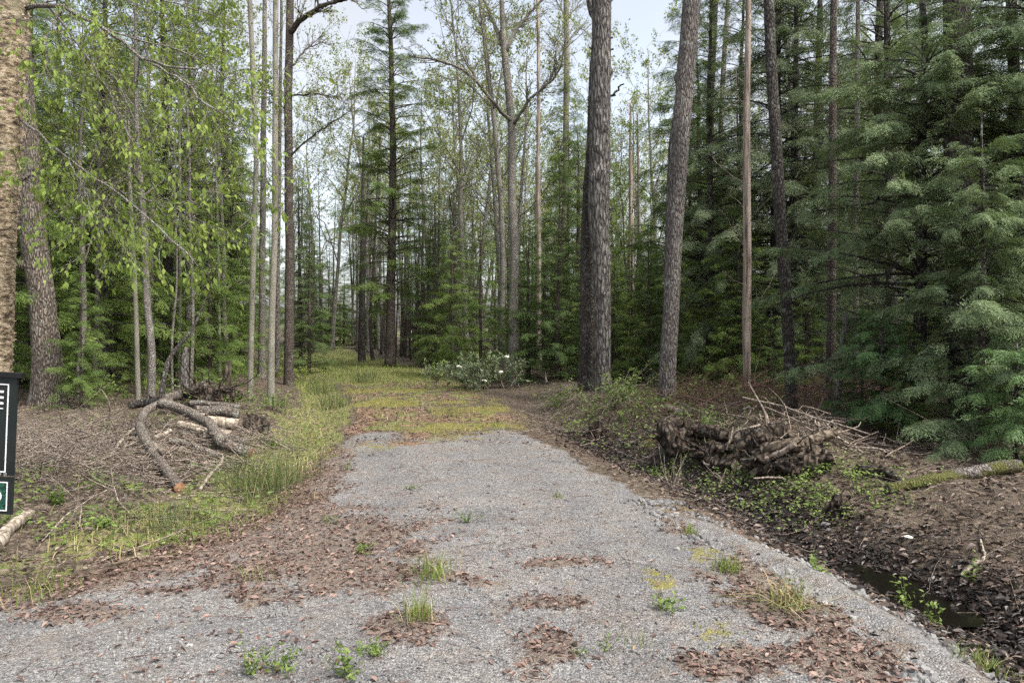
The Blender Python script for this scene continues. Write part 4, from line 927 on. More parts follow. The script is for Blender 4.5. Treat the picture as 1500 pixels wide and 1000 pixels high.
# crushed stone
ico = np.array([[0, 0, 1], [.89, 0, .45], [.28, .85, .45], [-.72, .53, .45], [-.72, -.53, .45], [.28, -.85, .45], [.72, .53, -.45], [-.28, .85, -.45], [-.89, 0, -.45], [-.28, -.85, -.45], [.72, -.53, -.45], [0, 0, -1]])
icf = np.array([[0, 1, 2], [0, 2, 3], [0, 3, 4], [0, 4, 5], [0, 5, 1], [1, 6, 2], [2, 7, 3], [3, 8, 4], [4, 9, 5], [5, 10, 1], [6, 7, 2], [7, 8, 3], [8, 9, 4], [9, 10, 5], [10, 6, 1], [11, 7, 6], [11, 8, 7], [11, 9, 8], [11, 10, 9], [11, 6, 10]])
mb = MB()
def stones(seed, n, box, dens, s0, s1, pw):
    x, y, rg = spots(seed, n, *box, dens, pw); k = len(x); s = s0 + (s1 - s0) * rg.random(k) ** 2.2
    q = norm(rg.normal(0, 1, (k, 3))); Mx = frames(q, rg.normal(0, 1, (k, 3))) * (rg.uniform(.55, 1.15, (k, 1, 3)) * s[:, None, None])
    for v in range(4):
        w = np.arange(k) % 4 == v; r2 = np.random.default_rng(v); tv = ico * r2.uniform(.7, 1.2, (12, 1))
        V, T = stamp(tv, icf, Mx[w], np.stack([x, y, H(x, y) + s * .25], -1)[w]); mb.add(V, T)
stones(11, 32000, (-6, 3, 2.7, 10.5), lambda x, y, z: z['gravel'] * (1 - .6 * z['leaf']), .004, .0125, 1.7)
stones(12, 50000, (1, 2.6, 2.7, 6.8), lambda x, y, z: np.exp(-((x - rig(y) + .04 + .14 * fbm(x * 1.6, y * 1.6, seed=21)) / .17) ** 2), .007, .034, 1.2)
stuff('gravel', mb.mesh('gravel', M['stone'], False), 'loose grey crushed stone over the drive and heaped along its right edge', 'gravel')

# twigs
def lay_twigs(name, label, seed, n, box, dens, L, r, mat, pile=.0, bend=.12, pw=1.2, tilt=.12):
    x, y, rg = spots(seed, n, *box, dens, pw); k = len(x); a = rg.uniform(0, 2 * pi, k); l = L[0] + (L[1] - L[0]) * rg.random(k) ** 2
    u = np.linspace(-.5, .5, 5); tz = rg.normal(0, tilt, k)
    d = np.stack([np.cos(a), np.sin(a)], -1); px = x[:, None] + l[:, None] * u * d[:, :1]; py = y[:, None] + l[:, None] * u * d[:, 1:]
    bn = (rg.normal(0, bend, (k, 1)) * (u ** 2)[None] * 3 + np.cumsum(rg.normal(0, .04, (k, 5)), 1)) * l[:, None]
    px -= bn * d[:, 1:]; py += bn * d[:, :1]
    z = H(px, py) + .008 + (rg.random(k) ** 1.6 * pile * np.clip(dens(x, y, None) if pile else 0, 0, 1))[:, None] + np.abs(tz)[:, None] * (u + .5)[None] * l[:, None]
    R = (r[0] + (r[1] - r[0]) * rg.random(k) ** 2)[:, None] * (1 - .6 * (u + .5))[None]
    V, Q, T = tubes(np.stack([px, py, z], -1), R, 4, False)
    return stuff(name, MB().add(V, Q=Q).mesh(name, mat), label, 'twigs')
bump2 = lambda x, y, cx, cy_, a, b: np.exp(-((x - cx) / a) ** 2 - ((y - cy_) / b) ** 2)
heapL = lambda x, y, z: np.clip(bump2(x, y, -4.6, 8.4, 1.7, 1.6) + .9 * bump2(x, y, -3.9, 10, 1.0, 1.1) + .5 * bump2(x, y, -6.5, 9.0, 1.5, 2), 0, 1) * sstep(.6, 1.2, lef(y) - x)
heapR = lambda x, y, z: np.clip(bump2(x, y, 4.7, 10.6, 1.7, 1.0) + .7 * bump2(x, y, 7, 10, 2.2, 1.6) + .5 * bump2(x, y, 1.0, 15, .8, 2.0), 0, 1)
lay_twigs('brushwood', 'tangled heap of cut brown brushwood on the left bank', 21, 13000, (-9, -1.5, 5.0, 13), heapL, (.12, .9), (.002, .009), M['twig'], .12, .3, 1.2, .22)
lay_twigs('brushwood', 'dead fallen twigs tangled behind the root heap on the right', 22, 6000, (0, 11, 8.4, 18), heapR, (.2, 1.5), (.002, .009), M['twig'], .18, .2, 1.2, .25)
lay_twigs('sticks', 'thicker grey sticks jumbled through the brush of the left bank', 25, 700, (-9, -1.5, 5.5, 12), heapL, (.15, .75), (.006, .018), M['log_bark'], .12, .35, 1.2, .2)
heapD = lambda x, y, z: np.clip(bump2(x, y, 6.5, 12, 3.0, 2.2) + .8 * bump2(x, y, 4, 13.5, 1.6, 2), 0, 1)
lay_twigs('brushwood', 'dark fallen twigs and dead boughs covering the shaded floor under the right evergreens', 28, 9000, (2, 12, 9, 18), heapD, (.2, 1.3), (.002, .007), M['red_twig'], .45, .3, 1.1, .35)
lay_twigs('sticks', 'thicker grey sticks lying behind the root heap on the right', 26, 420, (1, 10, 8.6, 15), heapR, (.2, .9), (.006, .016), M['old_wood'], .16, .35, 1.2, .2)
heapC = lambda x, y, z: np.clip(bump2(x, y, 2.7, 8.9, .9, .55) + .7 * bump2(x, y, 3.7, 8.6, .8, .5), 0, 1) * sstep(.5, 1.0, x - dit(y) + .5)
lay_twigs('rotten_wood', 'broken pieces of rotten wood and root strewn over the root heap', 27, 900, (1, 6, 7.5, 10.5), heapC, (.08, .5), (.006, .024), M['twig'], .24, .35, 1.2, .4)
lay_twigs('twigs', 'thin dark twigs and needles strewn over the gravel', 23, 1500, (-5, 3, 2.8, 11), lambda x, y, z: .75 * (z['gravel'] > .3) if z else 0 * x, (.05, .38), (.0012, .003), M['red_twig'])
lay_twigs('twigs', 'fallen twigs over the leaf litter both sides of the drive', 24, 6000, (-13, 12, 3, 26), lambda x, y, z: 1.0 * ((x > rig(y) + .4) | (x < lef(y) - .3)), (.12, .9), (.0015, .006), M['twig'])

# grass and herbs
def blades(mb, x, y, z, rg, h, w, lean=.4, m=0):
    k = len(x); a = rg.uniform(0, 2 * pi, k); hh = h * rg.uniform(.5, 1.25, k); ln = np.abs(rg.normal(0, lean, k)); f = a + rg.normal(0, .6, k) + pi / 2
    dx, dy = np.cos(a), np.sin(a); sx, sy = np.cos(f), np.sin(f); ww = w * rg.uniform(.6, 1.3, k)
    P = lambda t, s: np.stack([x + dx * hh * ln * t ** 1.8 + sx * ww * s, y + dy * hh * ln * t ** 1.8 + sy * ww * s, z + hh * t * (1 - .25 * ln * t)], -1)
    V = np.stack([P(0, -.5), P(0, .5), P(.55, -.42), P(.55, .42), P(1, 0)], 1).reshape(-1, 3)
    T = (np.array([[0, 1, 3], [0, 3, 2], [2, 3, 4]])[None] + (np.arange(k) * 5)[:, None, None]).reshape(-1, 3)
    mb.add(V, T, m=m)
mb = MB()
x, y, rg = spots(31, 60000, -14, 3, 5, 34, lambda x, y, z: z['grass'] * (.25 + .75 * (vnoise(x * 2.3, y * 2.3, seed=4) > -.1)) * np.where(y < 9, .5, 1), 1.05)
blades(mb, x, y, H(x, y), rg, .11, .007, .6)
x, y, rg = spots(32, 30000, -14, 3, 5, 36, lambda x, y, z: z['grass'] * (vnoise(x * 1.3, y * 1.3, seed=14) > .0), 1.05)
blades(mb, x, y, H(x, y), rg, .13, .007, .9, 1)
x, y, rg = spots(33, 16000, -14, 2, 18, 46, lambda x, y, z: z['grass'], 1.02)
blades(mb, x, y, H(x, y), rg, .17, .012, .5)
x, y, rg = spots(34, 9000, -9, -1, 4, 12, lambda x, y, z: .7 * (vnoise(x * 1.6, y * 1.6, seed=24) > .15) * sstep(-.1, .4, lef(y) - x), 1.2)
blades(mb, x, y, H(x, y), rg, .09, .006, .8)
x, y, rg = spots(35, 150000, -7, 3, 3, 24, lambda x, y, z: .9 * z['moss'] ** 1.5, 1.3)
blades(mb, x, y, H(x, y), rg, .022, .010, .9, 2)
stuff('grass', mb.mesh('grass', [M['grass'], M['dry_grass'], M['moss']], False), 'green and straw coloured grass along the left edge and over the drive beyond the gravel', 'grass')

mb = MB()
def cover(seed, n, box, dens, size, h, pw=1.2, m=0):
    x, y, rg = spots(seed, n, *box, dens, pw); k = len(x)
    for _ in range(1):
        a = rg.uniform(0, 2 * pi, k); X_ = np.stack([np.cos(a), np.sin(a), rg.normal(.1, .3, k)], -1)
        V, T = stamp(*LEAF, frames(X_, np.array([0, -.25, 1.]) + rg.normal(0, .35, (k, 3))) * (size * rg.uniform(.5, 1.3, k))[:, None, None], np.stack([x, y, H(x, y) + h * rg.random(k) ** .8 + .01], -1)); mb.add(V, T, m=m)
def clumpy(f, th, seed): return lambda x, y, z: f(x, y) * sstep(th, th + .25, vnoise(x * f.s, y * f.s, seed=seed))
gR = ground(1190, 712); gR2 = ground(1010, 668); gR3 = ground(1240, 735)
def fr(x, y): return np.clip(bump2(x, y, gR[0], gR[1], .55, .5) + .8 * bump2(x, y, gR2[0] + .1, gR2[1], .6, .35) + .8 * bump2(x, y, gR3[0], gR3[1], .4, .35) + .7 * bump2(x, y, (gR[0] + gR2[0]) / 2, (gR[1] + gR2[1]) / 2, .5, .3), 0, 1)
fr.s = 5
cover(41, 60000, (0.5, 6, 6, 12), clumpy(fr, -.6, 3), .036, .10)
def fl_(x, y): return sstep(.2, .7, lef(y) - x) * np.clip(.9 * bump2(x, y, -3.6, 5.9, 1.6, .9) + .8 * bump2(x, y, -4.6, 6.6, 2.2, 1.2) + .6 * bump2(x, y, -2.6, 8, .5, 2) + .7 * bump2(x, y, -5.5, 11.5, 2.5, 1.4) + .5 * bump2(x, y, -3.6, 13, 1, 2.5) + .5 * bump2(x, y, -6, 7, 1.5, 1), 0, 1)
fl_.s = 3.5
cover(42, 60000, (-12, -1, 4, 18), clumpy(fl_, .0, 5), .045, .09)
def fm(x, y): return np.clip(bump2(x, y, 1.9, 14.5, 1.4, 3.5) + .5 * bump2(x, y, 4, 13, 2, 2.5), 0, 1) * sstep(.5, 1, x - rig(y))
fm.s = 2.2
cover(43, 26000, (0, 9, 10, 22), clumpy(fm, -.1, 6), .06, .22)
def ff(x, y): return .6 * ((x < lef(y) - 2) | (x > dit(y) + 1.5)) * sstep(13, 17, y)
ff.s = .9
cover(44, 30000, (-28, 28, 13, 45), clumpy(ff, -.1, 7), .11, .4, 1.1)
stuff('ground_cover', mb.mesh('ground cover', M['herb'], False), 'low leafy green plants spreading over both banks and the forest floor', 'ground cover')
# ------------------------------------------------------------------ logs, stumps and roots
def world(px, py, Y, r=0.0):
    """Y < 2: height above the ground there; else depth"""
    if Y >= 2: p = at(px, py, Y); p[2] = max(p[2], float(H(p[0], p[1])) + r * .7); return p
    q = ray(px, py); ys = np.arange(1.5, 60, .01); x = q[0] / q[1] * ys; z = EYE + q[2] / q[1] * ys; h = np.nonzero(z <= H(x, ys) + max(Y, r * .8))[0]; i = h[0]
    return np.array([x[i], ys[i], z[i]])
def log(name, label, cat, pts, bark, r0, r1, ends=('cut_end', 'old_cut'), n=26, rough=.10, seed=0, group=None, sides=16, wob=.012):
    """a log with bark and two end faces of their own; pts (px, py, depth)"""
    P = np.array([world(a, b_, c_, min(r0, r1)) for a, b_, c_ in pts]); base = P[0].copy(); q = resample(P - base, n, None, 2); rg = np.random.default_rng(seed)
    q[1:-1] += np.cumsum(rg.normal(0, wob * .4, (n - 2, 3)), 0) * np.sin(np.linspace(0, pi, n - 2))[:, None]
    R = np.linspace(r0, r1, n); V, Q, T = tubes(q, np.ones(n), sides, False); V = V.reshape(n, sides, 3); th = np.arange(sides) / sides * 2 * pi
    s_ = np.linspace(0, np.linalg.norm(np.diff(q, axis=0), axis=1).sum(), n)
    rr = R[:, None] * (1 + rough * fbm(np.cos(th)[None] * 2 + seed, np.sin(th)[None] * 2, s_[:, None] * 4, seed) + .5 * rough * fbm(np.cos(th)[None] * 6, np.sin(th)[None] * 6, s_[:, None] * 16, seed + 5))
    V = q[:, None] + (V - q[:, None]) * rr[..., None]
    t = thing(name, label, cat, tuple(base), group); mb = MB().add(V.reshape(-1, 3), Q=Q)
    for k in range(int(rg.integers(1, 4))):          # branch stubs
        i_ = int(rg.integers(3, n - 3)); d = norm(rg.normal(0, 1, 3) + np.array([0, -.3, .6])); v_ = np.linspace(0, 1, 4)[:, None]
        a, b_, c_ = tubes(q[i_] + d * v_ * R[i_] * rg.uniform(1.3, 2.0), np.linspace(.42, .28, 4) * R[i_], 7); mb.add(a, c_, b_)
    obj('bark', mb.mesh(name + ' bark', M[bark]), t)
    for e, (ring, c, m_) in enumerate(((V[0], q[0], ends[1]), (V[-1], q[-1], ends[0]))):
        rin = c + (ring - c) * .55; out = (q[0] - q[1] if e == 0 else q[-1] - q[-2]); out = out / np.linalg.norm(out) * .006
        vv = np.concatenate([ring, rin + out, [c + out * 1.3]]); j = np.arange(sides); jn = (j + 1) % sides
        qq = np.stack([j, jn, sides + jn, sides + j], -1); tt = np.stack([sides + j, sides + jn, np.full(sides, 2 * sides)], -1)
        obj('cut_end', MB().add(vv, tt, qq).mesh(name + ' end', M[m_]), t)
    return t
log('log', 'longest mottled log with a fresh orange cut end lying over the tangle toward the drive', 'log', [(236, 590, 0.42), (275, 602, 0.38), (310, 622, 0.3), (325, 648, 0.22), (367, 664, 0.16)], 'log_bark', .064, .068, seed=1, rough=.16)
log('log', 'crooked mottled log with orange cut end bending down toward the gravel', 'log', [(232, 592, 0.38), (212, 602, 0.32), (206, 625, 0.24), (217, 650, 0.14), (240, 683, 0.06), (263, 714, 0.05)], 'log_bark', .056, .052, seed=2, n=34, rough=.16)
log('log', 'dark thick butt of a log at the left end of the tangle', 'log', [(190, 594, 0.3), (215, 588, 0.35), (245, 590, 0.38)], 'dark_bark', .06, .085, ('old_cut', 'old_cut'), seed=3)
log('log', 'short pale barked log lying behind the crossing point of the two cut logs', 'log', [(240, 586, 0.25), (268, 574, 0.25)], 'log_bark', .075, .08, ('old_cut', 'old_cut'), seed=4)
log('log', 'smooth tan log under the longest one, its dark end beside the black stump', 'log', [(255, 600, 0.27), (300, 610, 0.24), (348, 622, 0.19)], 'old_wood', .06, .075, ('old_cut', 'old_cut'), seed=5)
log('log', 'dark log above the smooth tan one at the back of the tangle', 'log', [(285, 601, 0.24), (320, 602, 0.26), (350, 607, 0.26)], 'log_bark', .075, .085, ('old_cut', 'old_cut'), seed=6)
log('log', 'pale split log low under the tangle beside the black stump', 'log', [(262, 622, 0.12), (305, 628, 0.12), (340, 637, 0.1)], 'old_wood', .06, .06, ('old_cut', 'old_cut'), seed=7)
log('log', 'rotten brown log lowest in the tangle', 'log', [(252, 636, 0.08), (290, 645, 0.08), (322, 657, 0.08)], 'rot_wood', .09, .10, ('old_cut', 'old_cut'), seed=8, rough=.3)
log('log', 'straight grey limb thrown across the middle of the tangle, under the longest log', 'log', [(250, 646, .16), (282, 652, .14), (322, 668, .10)], 'log_bark', .04, .03, ('old_cut', 'old_cut'), seed=31)
log('log', 'short thick dark log just behind the orange cut end of the longest log', 'log', [(298, 640, .16), (335, 642, .16), (362, 650, .14)], 'log_bark', .065, .06, ('old_cut', 'old_cut'), seed=32, rough=.2)
log('log', 'grey limb at the back of the tangle pointing at the poplars', 'log', [(280, 590, .28), (318, 592, .30), (352, 596, .30)], 'log_bark', .045, .035, ('old_cut', 'old_cut'), seed=33)
log('branch', 'broken grey branch propped up left of the crooked log', 'branch', [(160, 668, .04), (185, 640, .12), (208, 618, .26)], 'old_wood', .02, .014, ('old_cut', 'old_cut'), seed=34, sides=8)
log('branch', 'broken dark branch sticking out low below the tangle', 'branch', [(268, 672, .10), (290, 680, .06), (312, 694, .03)], 'log_bark', .026, .016, ('old_cut', 'old_cut'), seed=35, sides=8)
log('branch', 'barkless forked branch reaching left from the crooked log', 'branch', [(240, 662, 0.16), (215, 645, 0.16), (190, 642, 0.12), (182, 655, 0.05)], 'old_wood', .03, .018, ('old_cut', 'old_cut'), seed=9, sides=8)
log('branch', 'short stub branch pointing right between the two cut logs', 'branch', [(226, 642, 0.2), (240, 634, 0.22), (250, 630, 0.24)], 'old_wood', .03, .026, ('old_cut', 'old_cut'), seed=10, sides=8)
log('branch', 'gnarled pale branch standing in the brush left of the log tangle', 'branch', [(174, 640, 0.02), (163, 615, 0.25), (162, 590, 0.5), (152, 575, 0.65), (148, 570, 0.7)], 'old_wood', .012, .007, ('old_cut', 'old_cut'), seed=11, sides=7)
log('branch', 'dark bent dead stem arching up right from the log tangle', 'branch', [(236, 598, 10.5), (238, 565, 10.6), (246, 525, 10.8), (264, 503, 11.0), (284, 475, 11.2), (303, 436, 11.4)], 'dark_bark', .045, .012, ('old_cut', 'old_cut'), seed=12, sides=9)
log('branch', 'small forked grey branch on the ground below the longest log', 'branch', [(292, 718, 0.02), (306, 694, 0.04), (318, 680, 0.06), (326, 662, 0.08)], 'old_wood', .02, .012, ('old_cut', 'old_cut'), seed=13, sides=7)
log('branch', 'pale driftwood like branch lying at the bottom left below the sign', 'branch', [(-8, 800, 0.05), (15, 777, 0.05), (44, 752, 0.07)], 'old_wood', .05, .035, ('old_cut', 'old_cut'), seed=14, rough=.25)
log('branch', 'long pale fallen pole slanting down right across the dark wood edge', 'branch', [(1088, 582, 0.25), (1150, 596, 0.3), (1210, 616, 0.3), (1275, 636, 0.2)], 'twig', .013, .008, ('old_cut', 'old_cut'), seed=15, sides=7)
log('branch', 'thinner fallen pole crossing below the long pale one', 'branch', [(1120, 596, 0.22), (1190, 622, 0.22), (1262, 640, 0.15)], 'twig', .010, .005, ('old_cut', 'old_cut'), seed=16, sides=7)
log('branch', 'pale broken branch lying against the mossy foot of the leaning trunk', 'branch', [(975, 596, 0.08), (990, 600, 0.1), (1015, 604, 0.08)], 'dead_bark', .06, .045, ('old_cut', 'old_cut'), seed=17)
log('branch', 'arched pale branch rising from dirt left of the twin pines', 'branch', [(801, 560, 0.05), (797, 540, 0.3), (786, 522, 0.6), (770, 516, 0.7)], 'dead_bark', .025, .012, ('old_cut', 'old_cut'), seed=18, sides=7)
log('branch', 'crooked grey branch in brown leaves at the right edge of the picture', 'branch', [(1405, 850, 0.015), (1420, 825, 0.02), (1442, 812, 0.02), (1436, 790, 0.02)], 'old_wood', .016, .009, ('old_cut', 'old_cut'), seed=19, sides=7)
log('log', 'long mossy log half sunk in leaves at the right, under the cedars', 'log', [(1300, 716, 0.04), (1350, 705, 0.05), (1400, 692, 0.05), (1490, 682, 0.05)], 'mossy_bark', .05, .07, ('old_cut', 'old_cut'), seed=20, rough=.25)
log('log', 'broken rotten log with a jagged top left of the mossy log', 'log', [(1256, 686, 0.06), (1290, 690, 0.06), (1320, 702, 0.05)], 'rot_wood', .05, .045, ('old_cut', 'old_cut'), seed=21, rough=.3)
log('log', 'rotten log with its round dark end facing out of the root heap', 'log', [(1150, 630, .20), (1115, 641, .22), (1082, 654, .20)], 'rot_wood', .10, .15, ('old_cut', 'old_cut'), seed=22, rough=.35)
log('log', 'brown split slab of log leaning out of the middle of the root heap', 'log', [(1102, 694, .05), (1125, 674, .18), (1165, 650, .32)], 'dead_bark', .035, .03, ('old_cut', 'old_cut'), seed=23, rough=.4)
log('log', 'brown rotten log trailing right low in front of the heap', 'log', [(1120, 690, .06), (1165, 684, .10), (1222, 671, .13)], 'rot_wood', .09, .06, ('old_cut', 'old_cut'), seed=25, rough=.45)
log('log', 'grey topped rotten log running back along the crest of the heap', 'log', [(1118, 662, .18), (1160, 652, .20), (1222, 634, .16)], 'grey_rot', .08, .05, ('old_cut', 'old_cut'), seed=26, rough=.45)
log('log', 'short dark log low beneath the round log end', 'log', [(1032, 672, .07), (1055, 678, .07), (1078, 683, .06)], 'rot_wood', .07, .07, ('old_cut', 'old_cut'), seed=27, rough=.4)
log('log', 'dark log lying back from the left end of the root heap', 'log', [(1000, 628, .18), (1035, 632, .2), (1072, 640, .18)], 'rot_wood', .07, .09, ('old_cut', 'old_cut'), seed=24, rough=.4)

def blob(name, label, cat, px, pyb, wpx, hpx, mat, seed, rough=.5, roots=0, fr=2.2, axis=0.0, group=None, nu=48, nv=32, dep=.75):
    p = ground(px, pyb); k_ = p[1] / F; rad = (wpx / 2 * k_, wpx / 2 * k_ * dep, hpx / 2 * k_ * 1.15); p = p + np.array([0, rad[1] * .6, rad[2] * .62])
    a = np.linspace(0, pi, nv); b_ = np.arange(nu) / nu * 2 * pi; A, B = np.meshgrid(a, b_, indexing='ij')
    d = np.stack([np.sin(A) * np.cos(B), np.sin(A) * np.sin(B), np.cos(A)], -1)
    r = 1 + rough * 1.1 * fbm(d[..., 0] * fr * .7 + seed, d[..., 1] * fr * .7, d[..., 2] * fr * .7, seed, 2) - rough * .35 * np.abs(fbm(d[..., 0] * 4, d[..., 1] * 4, d[..., 2] * 4, seed + 3, 2))
    V = (d * r[..., None] * np.array(rad)).reshape(-1, 3); R_ = np.array([[cos(axis), -sin(axis), 0], [sin(axis), cos(axis), 0], [0, 0, 1]]); V = V @ R_.T
    i = np.arange(nv - 1)[:, None] * nu; j = np.arange(nu)[None]; jn = (j + 1) % nu
    t = thing(name, label, cat, tuple(p), group); obj('body', MB().add(V, Q=np.stack([i + j, i + nu + j, i + nu + jn, i + jn], -1).reshape(-1, 4)).mesh(name + ' body', M[mat]), t)
    if roots:
        rg = np.random.default_rng(seed); mb = MB()
        for _ in range(roots):
            d0 = norm(rg.normal(0, 1, 3) * np.array([1, .7, .7]) + np.array([0, -.5, .1])); u = np.linspace(0, 1, 8)[:, None]; L = rg.uniform(.6, 1.5) * max(rad)
            pth = d0 * np.array(rad) * .7 + d0 * L * u + np.cumsum(rg.normal(0, .05 * L, (8, 3)), 0); V, Q, T = tubes(pth, np.linspace(.022, .004, 8) * rg.uniform(.5, 1.3), 6); mb.add(V, T, Q)
        obj('roots', mb.mesh(name + ' roots', M['rot_wood']), t)
    return t
blob('root_mass', 'dark upturned root mass at the left end of the root heap, below the leaning trunk', 'root mass', 1000, 662, 70, 48, 'rot_wood', 1, .6, 22)
blob('root_mass', 'dark earthy root mass in the middle of the heap left of the round log end', 'root mass', 1052, 676, 60, 28, 'rot_wood', 2, .6, 14)
blob('root_mass', 'brown crumbling root mass right of the round log end', 'root mass', 1140, 688, 86, 28, 'rot_wood', 3, .6, 18)
blob('stump', 'pale topped rotten stump at the right end of the root heap', 'stump', 1197, 690, 58, 38, 'grey_rot', 4, .5, 3)
blob('stump', 'dark undercut stump just below the pale topped one', 'stump', 1172, 697, 66, 26, 'rot_wood', 5, .5, 10)
blob('stump', 'small jagged dark stump among green ground cover near the ditch', 'stump', 1226, 760, 26, 36, 'rot_wood', 6, .7, 12)
blob('stump', 'little upturned root stump at the ditch edge left of the mossy footed trunk', 'stump', 873, 644, 24, 28, 'rot_wood', 7, .8, 10)
blob('stump', 'black rotten stump at the right end of the log tangle', 'stump', 372, 642, 36, 36, 'rot_wood', 8, .5, 6)
blob('root_mass', 'dark rooty clod behind the log tangle under light green leaves', 'root mass', 300, 598, 80, 42, 'rot_wood', 9, .6, 22)
blob('birch_scrap', 'small white scrap lying in brown leaves right of the puddle', 'scrap', 1332, 790, 14, 4, 'flower', 11, .5, 0)
t, mb, base, Y_, P, bk = hero('stump', 'tall broken stump standing behind the log tangle among the saplings', 'stump', [(271, 562, 12), (271, 545, 11), (272, 520, 10), (274, 508, 4)], M['dead_bark'], Y=13.6, top=None, sides=14, rough=.2, seed=91, step=.04)
obj('trunk', mb.mesh('pale stump', M['mossy_bark']), t)
t, mb, base, Y_, P, bk = hero('stump', 'short grey stump right of the thin upright saplings, left of the poplars', 'stump', [(333, 556, 10), (333, 540, 9), (335, 528, 6)], M['old_wood'], Y=15.5, top=None, sides=14, rough=.2, seed=92, step=.04)
obj('trunk', mb.mesh('grey stump', M['grey_rot']), t)

# ------------------------------------------------------------------ tufts, herbs and bushes one could point at
def tuft(px, py, label, n=46, h=.12, w=.006, lean=.55, rad=.05, mat='grass', seed=0, name='grass_tuft', cat='grass tuft', dry=.1):
    p = ground(px, py); rg = np.random.default_rng(seed + 700); mb = MB()
    q = rg.normal(0, rad, (n, 2)); k = rg.random(n) < dry
    for m_, s_ in ((0, ~k), (1, k)):
        if s_.any(): blades(mb, q[s_, 0], q[s_, 1], H(p[0] + q[s_, 0], p[1] + q[s_, 1]) - p[2], rg, h, w * .75, lean * 1.5, m_)
    return solo(name, mb.mesh(name, [M[mat], M['dry_grass']], False), label, cat, tuple(p))
def herb(px, py, label, n=9, h=.09, leaf=.035, mat='herb', seed=0, rad=.05, name='weed', cat='weed', per=7, woody=False):
    p = ground(px, py); rg = np.random.default_rng(seed + 800); st = MB(); lf = MB(); u = np.linspace(0, 1, 6); PP, RR, LV = [], [], []
    for k in range(n):
        o_ = rg.normal(0, rad, 2); a = rg.uniform(0, 2 * pi); hh = h * rg.uniform(.5, 1.15); ln = rg.uniform(.1, .6) * hh
        pth = np.stack([o_[0] * u ** .6 + cos(a) * ln * u ** 1.5, o_[1] * u ** .6 + sin(a) * ln * u ** 1.5, hh * u], -1); pth[:, 2] += float(H(p[0] + o_[0], p[1] + o_[1]) - p[2]); PP.append(pth); RR.append((.0016 + .006 * h * (1 if woody else .4)) * (1 - .7 * u))
        for _ in range(per):
            s_ = rg.uniform(.25, 1); LV.append((np.array([np.interp(s_, u, pth[:, c]) for c in range(3)]), np.array([*rg.normal(0, 1, 2), .5])))
    t = thing(name, label, cat, tuple(p)); V, Q, T = tubes(np.array(PP), np.array(RR), 4, False)
    obj('stems', MB().add(V, Q=Q).mesh(name + ' stems', M['twig' if woody else 'rush']), t)
    if LV: obj('leaves', leaf_mesh(rg, LV, leaf, .15, LEAF, .35).mesh(name + ' leaves', M[mat], False), t)
    return t
for k, a in enumerate((
    (632, 846, 'bright grass tuft right of the big leaf drift on the drive', 70, .16, .007, .6, .07), (612, 912, 'tall grass tuft growing out of the small round leaf patch', 60, .18, .006, .45, .04),
    (60, 878, 'grass tuft at the left gravel edge below the sign', 60, .15, .006, .6, .10), (1150, 893, 'yellowish arching sedge tuft in the leaves on the right edge', 80, .22, .008, .9, .06),
    (1063, 838, 'short dense grass tuft on the right edge of the gravel', 50, .13, .008, .4, .04), (1012, 785, 'small green tuft on the right gravel edge, farther up', 30, .09, .008, .4, .03),
    (815, 728, 'tiny pale tuft alone on the right half of the drive', 26, .06, .005, .7, .04), (1440, 985, 'grass tuft in the bottom right corner beyond the stones', 70, .12, .006, .6, .07),
    (370, 850, 'thin grass tuft on the left half of the drive near its edge', 24, .12, .005, .5, .05), (940, 945, 'wispy tuft low on the right of the drive near the bottom', 18, .08, .004, .6, .04), (660, 612, 'brownish dried weed clump standing in the moss beyond the gravel', 70, .34, .006, .4, .10))):
    tuft(*a[:2], a[2], int(a[3] * 1.7), *a[4:], seed=k, mat='rush' if k == 10 else 'grass', dry=.6 if k in (3, 10) else .12)
for k, a in enumerate(((385, 722, 'large dark green rush clump on the left edge of the drive', 420, .46, .006, .38, .22), (262, 780, 'smaller ragged rush clump left of the gravel, below the crooked log', 240, .26, .006, .5, .22),
    (488, 598, 'bright green rush clump beside the mossy stretch of the drive', 260, .42, .008, .4, .2), (470, 578, 'greyer rush clump just behind the bright green one', 200, .45, .008, .45, .25), (535, 560, 'dark rush clump beyond the mossy stretch near the tall spruce', 200, .5, .010, .4, .25), (418, 712, 'thin rush clump right beside the large dark one', 120, .3, .005, .5, .15),
    (700, 562, 'low green rush clump at the foot of the flowered shrub', 160, .35, .010, .5, .3))):
    tuft(*a[:2], a[2], *a[3:], seed=40 + k, mat='rush', name='rush_clump', cat='rush clump', dry=.14)
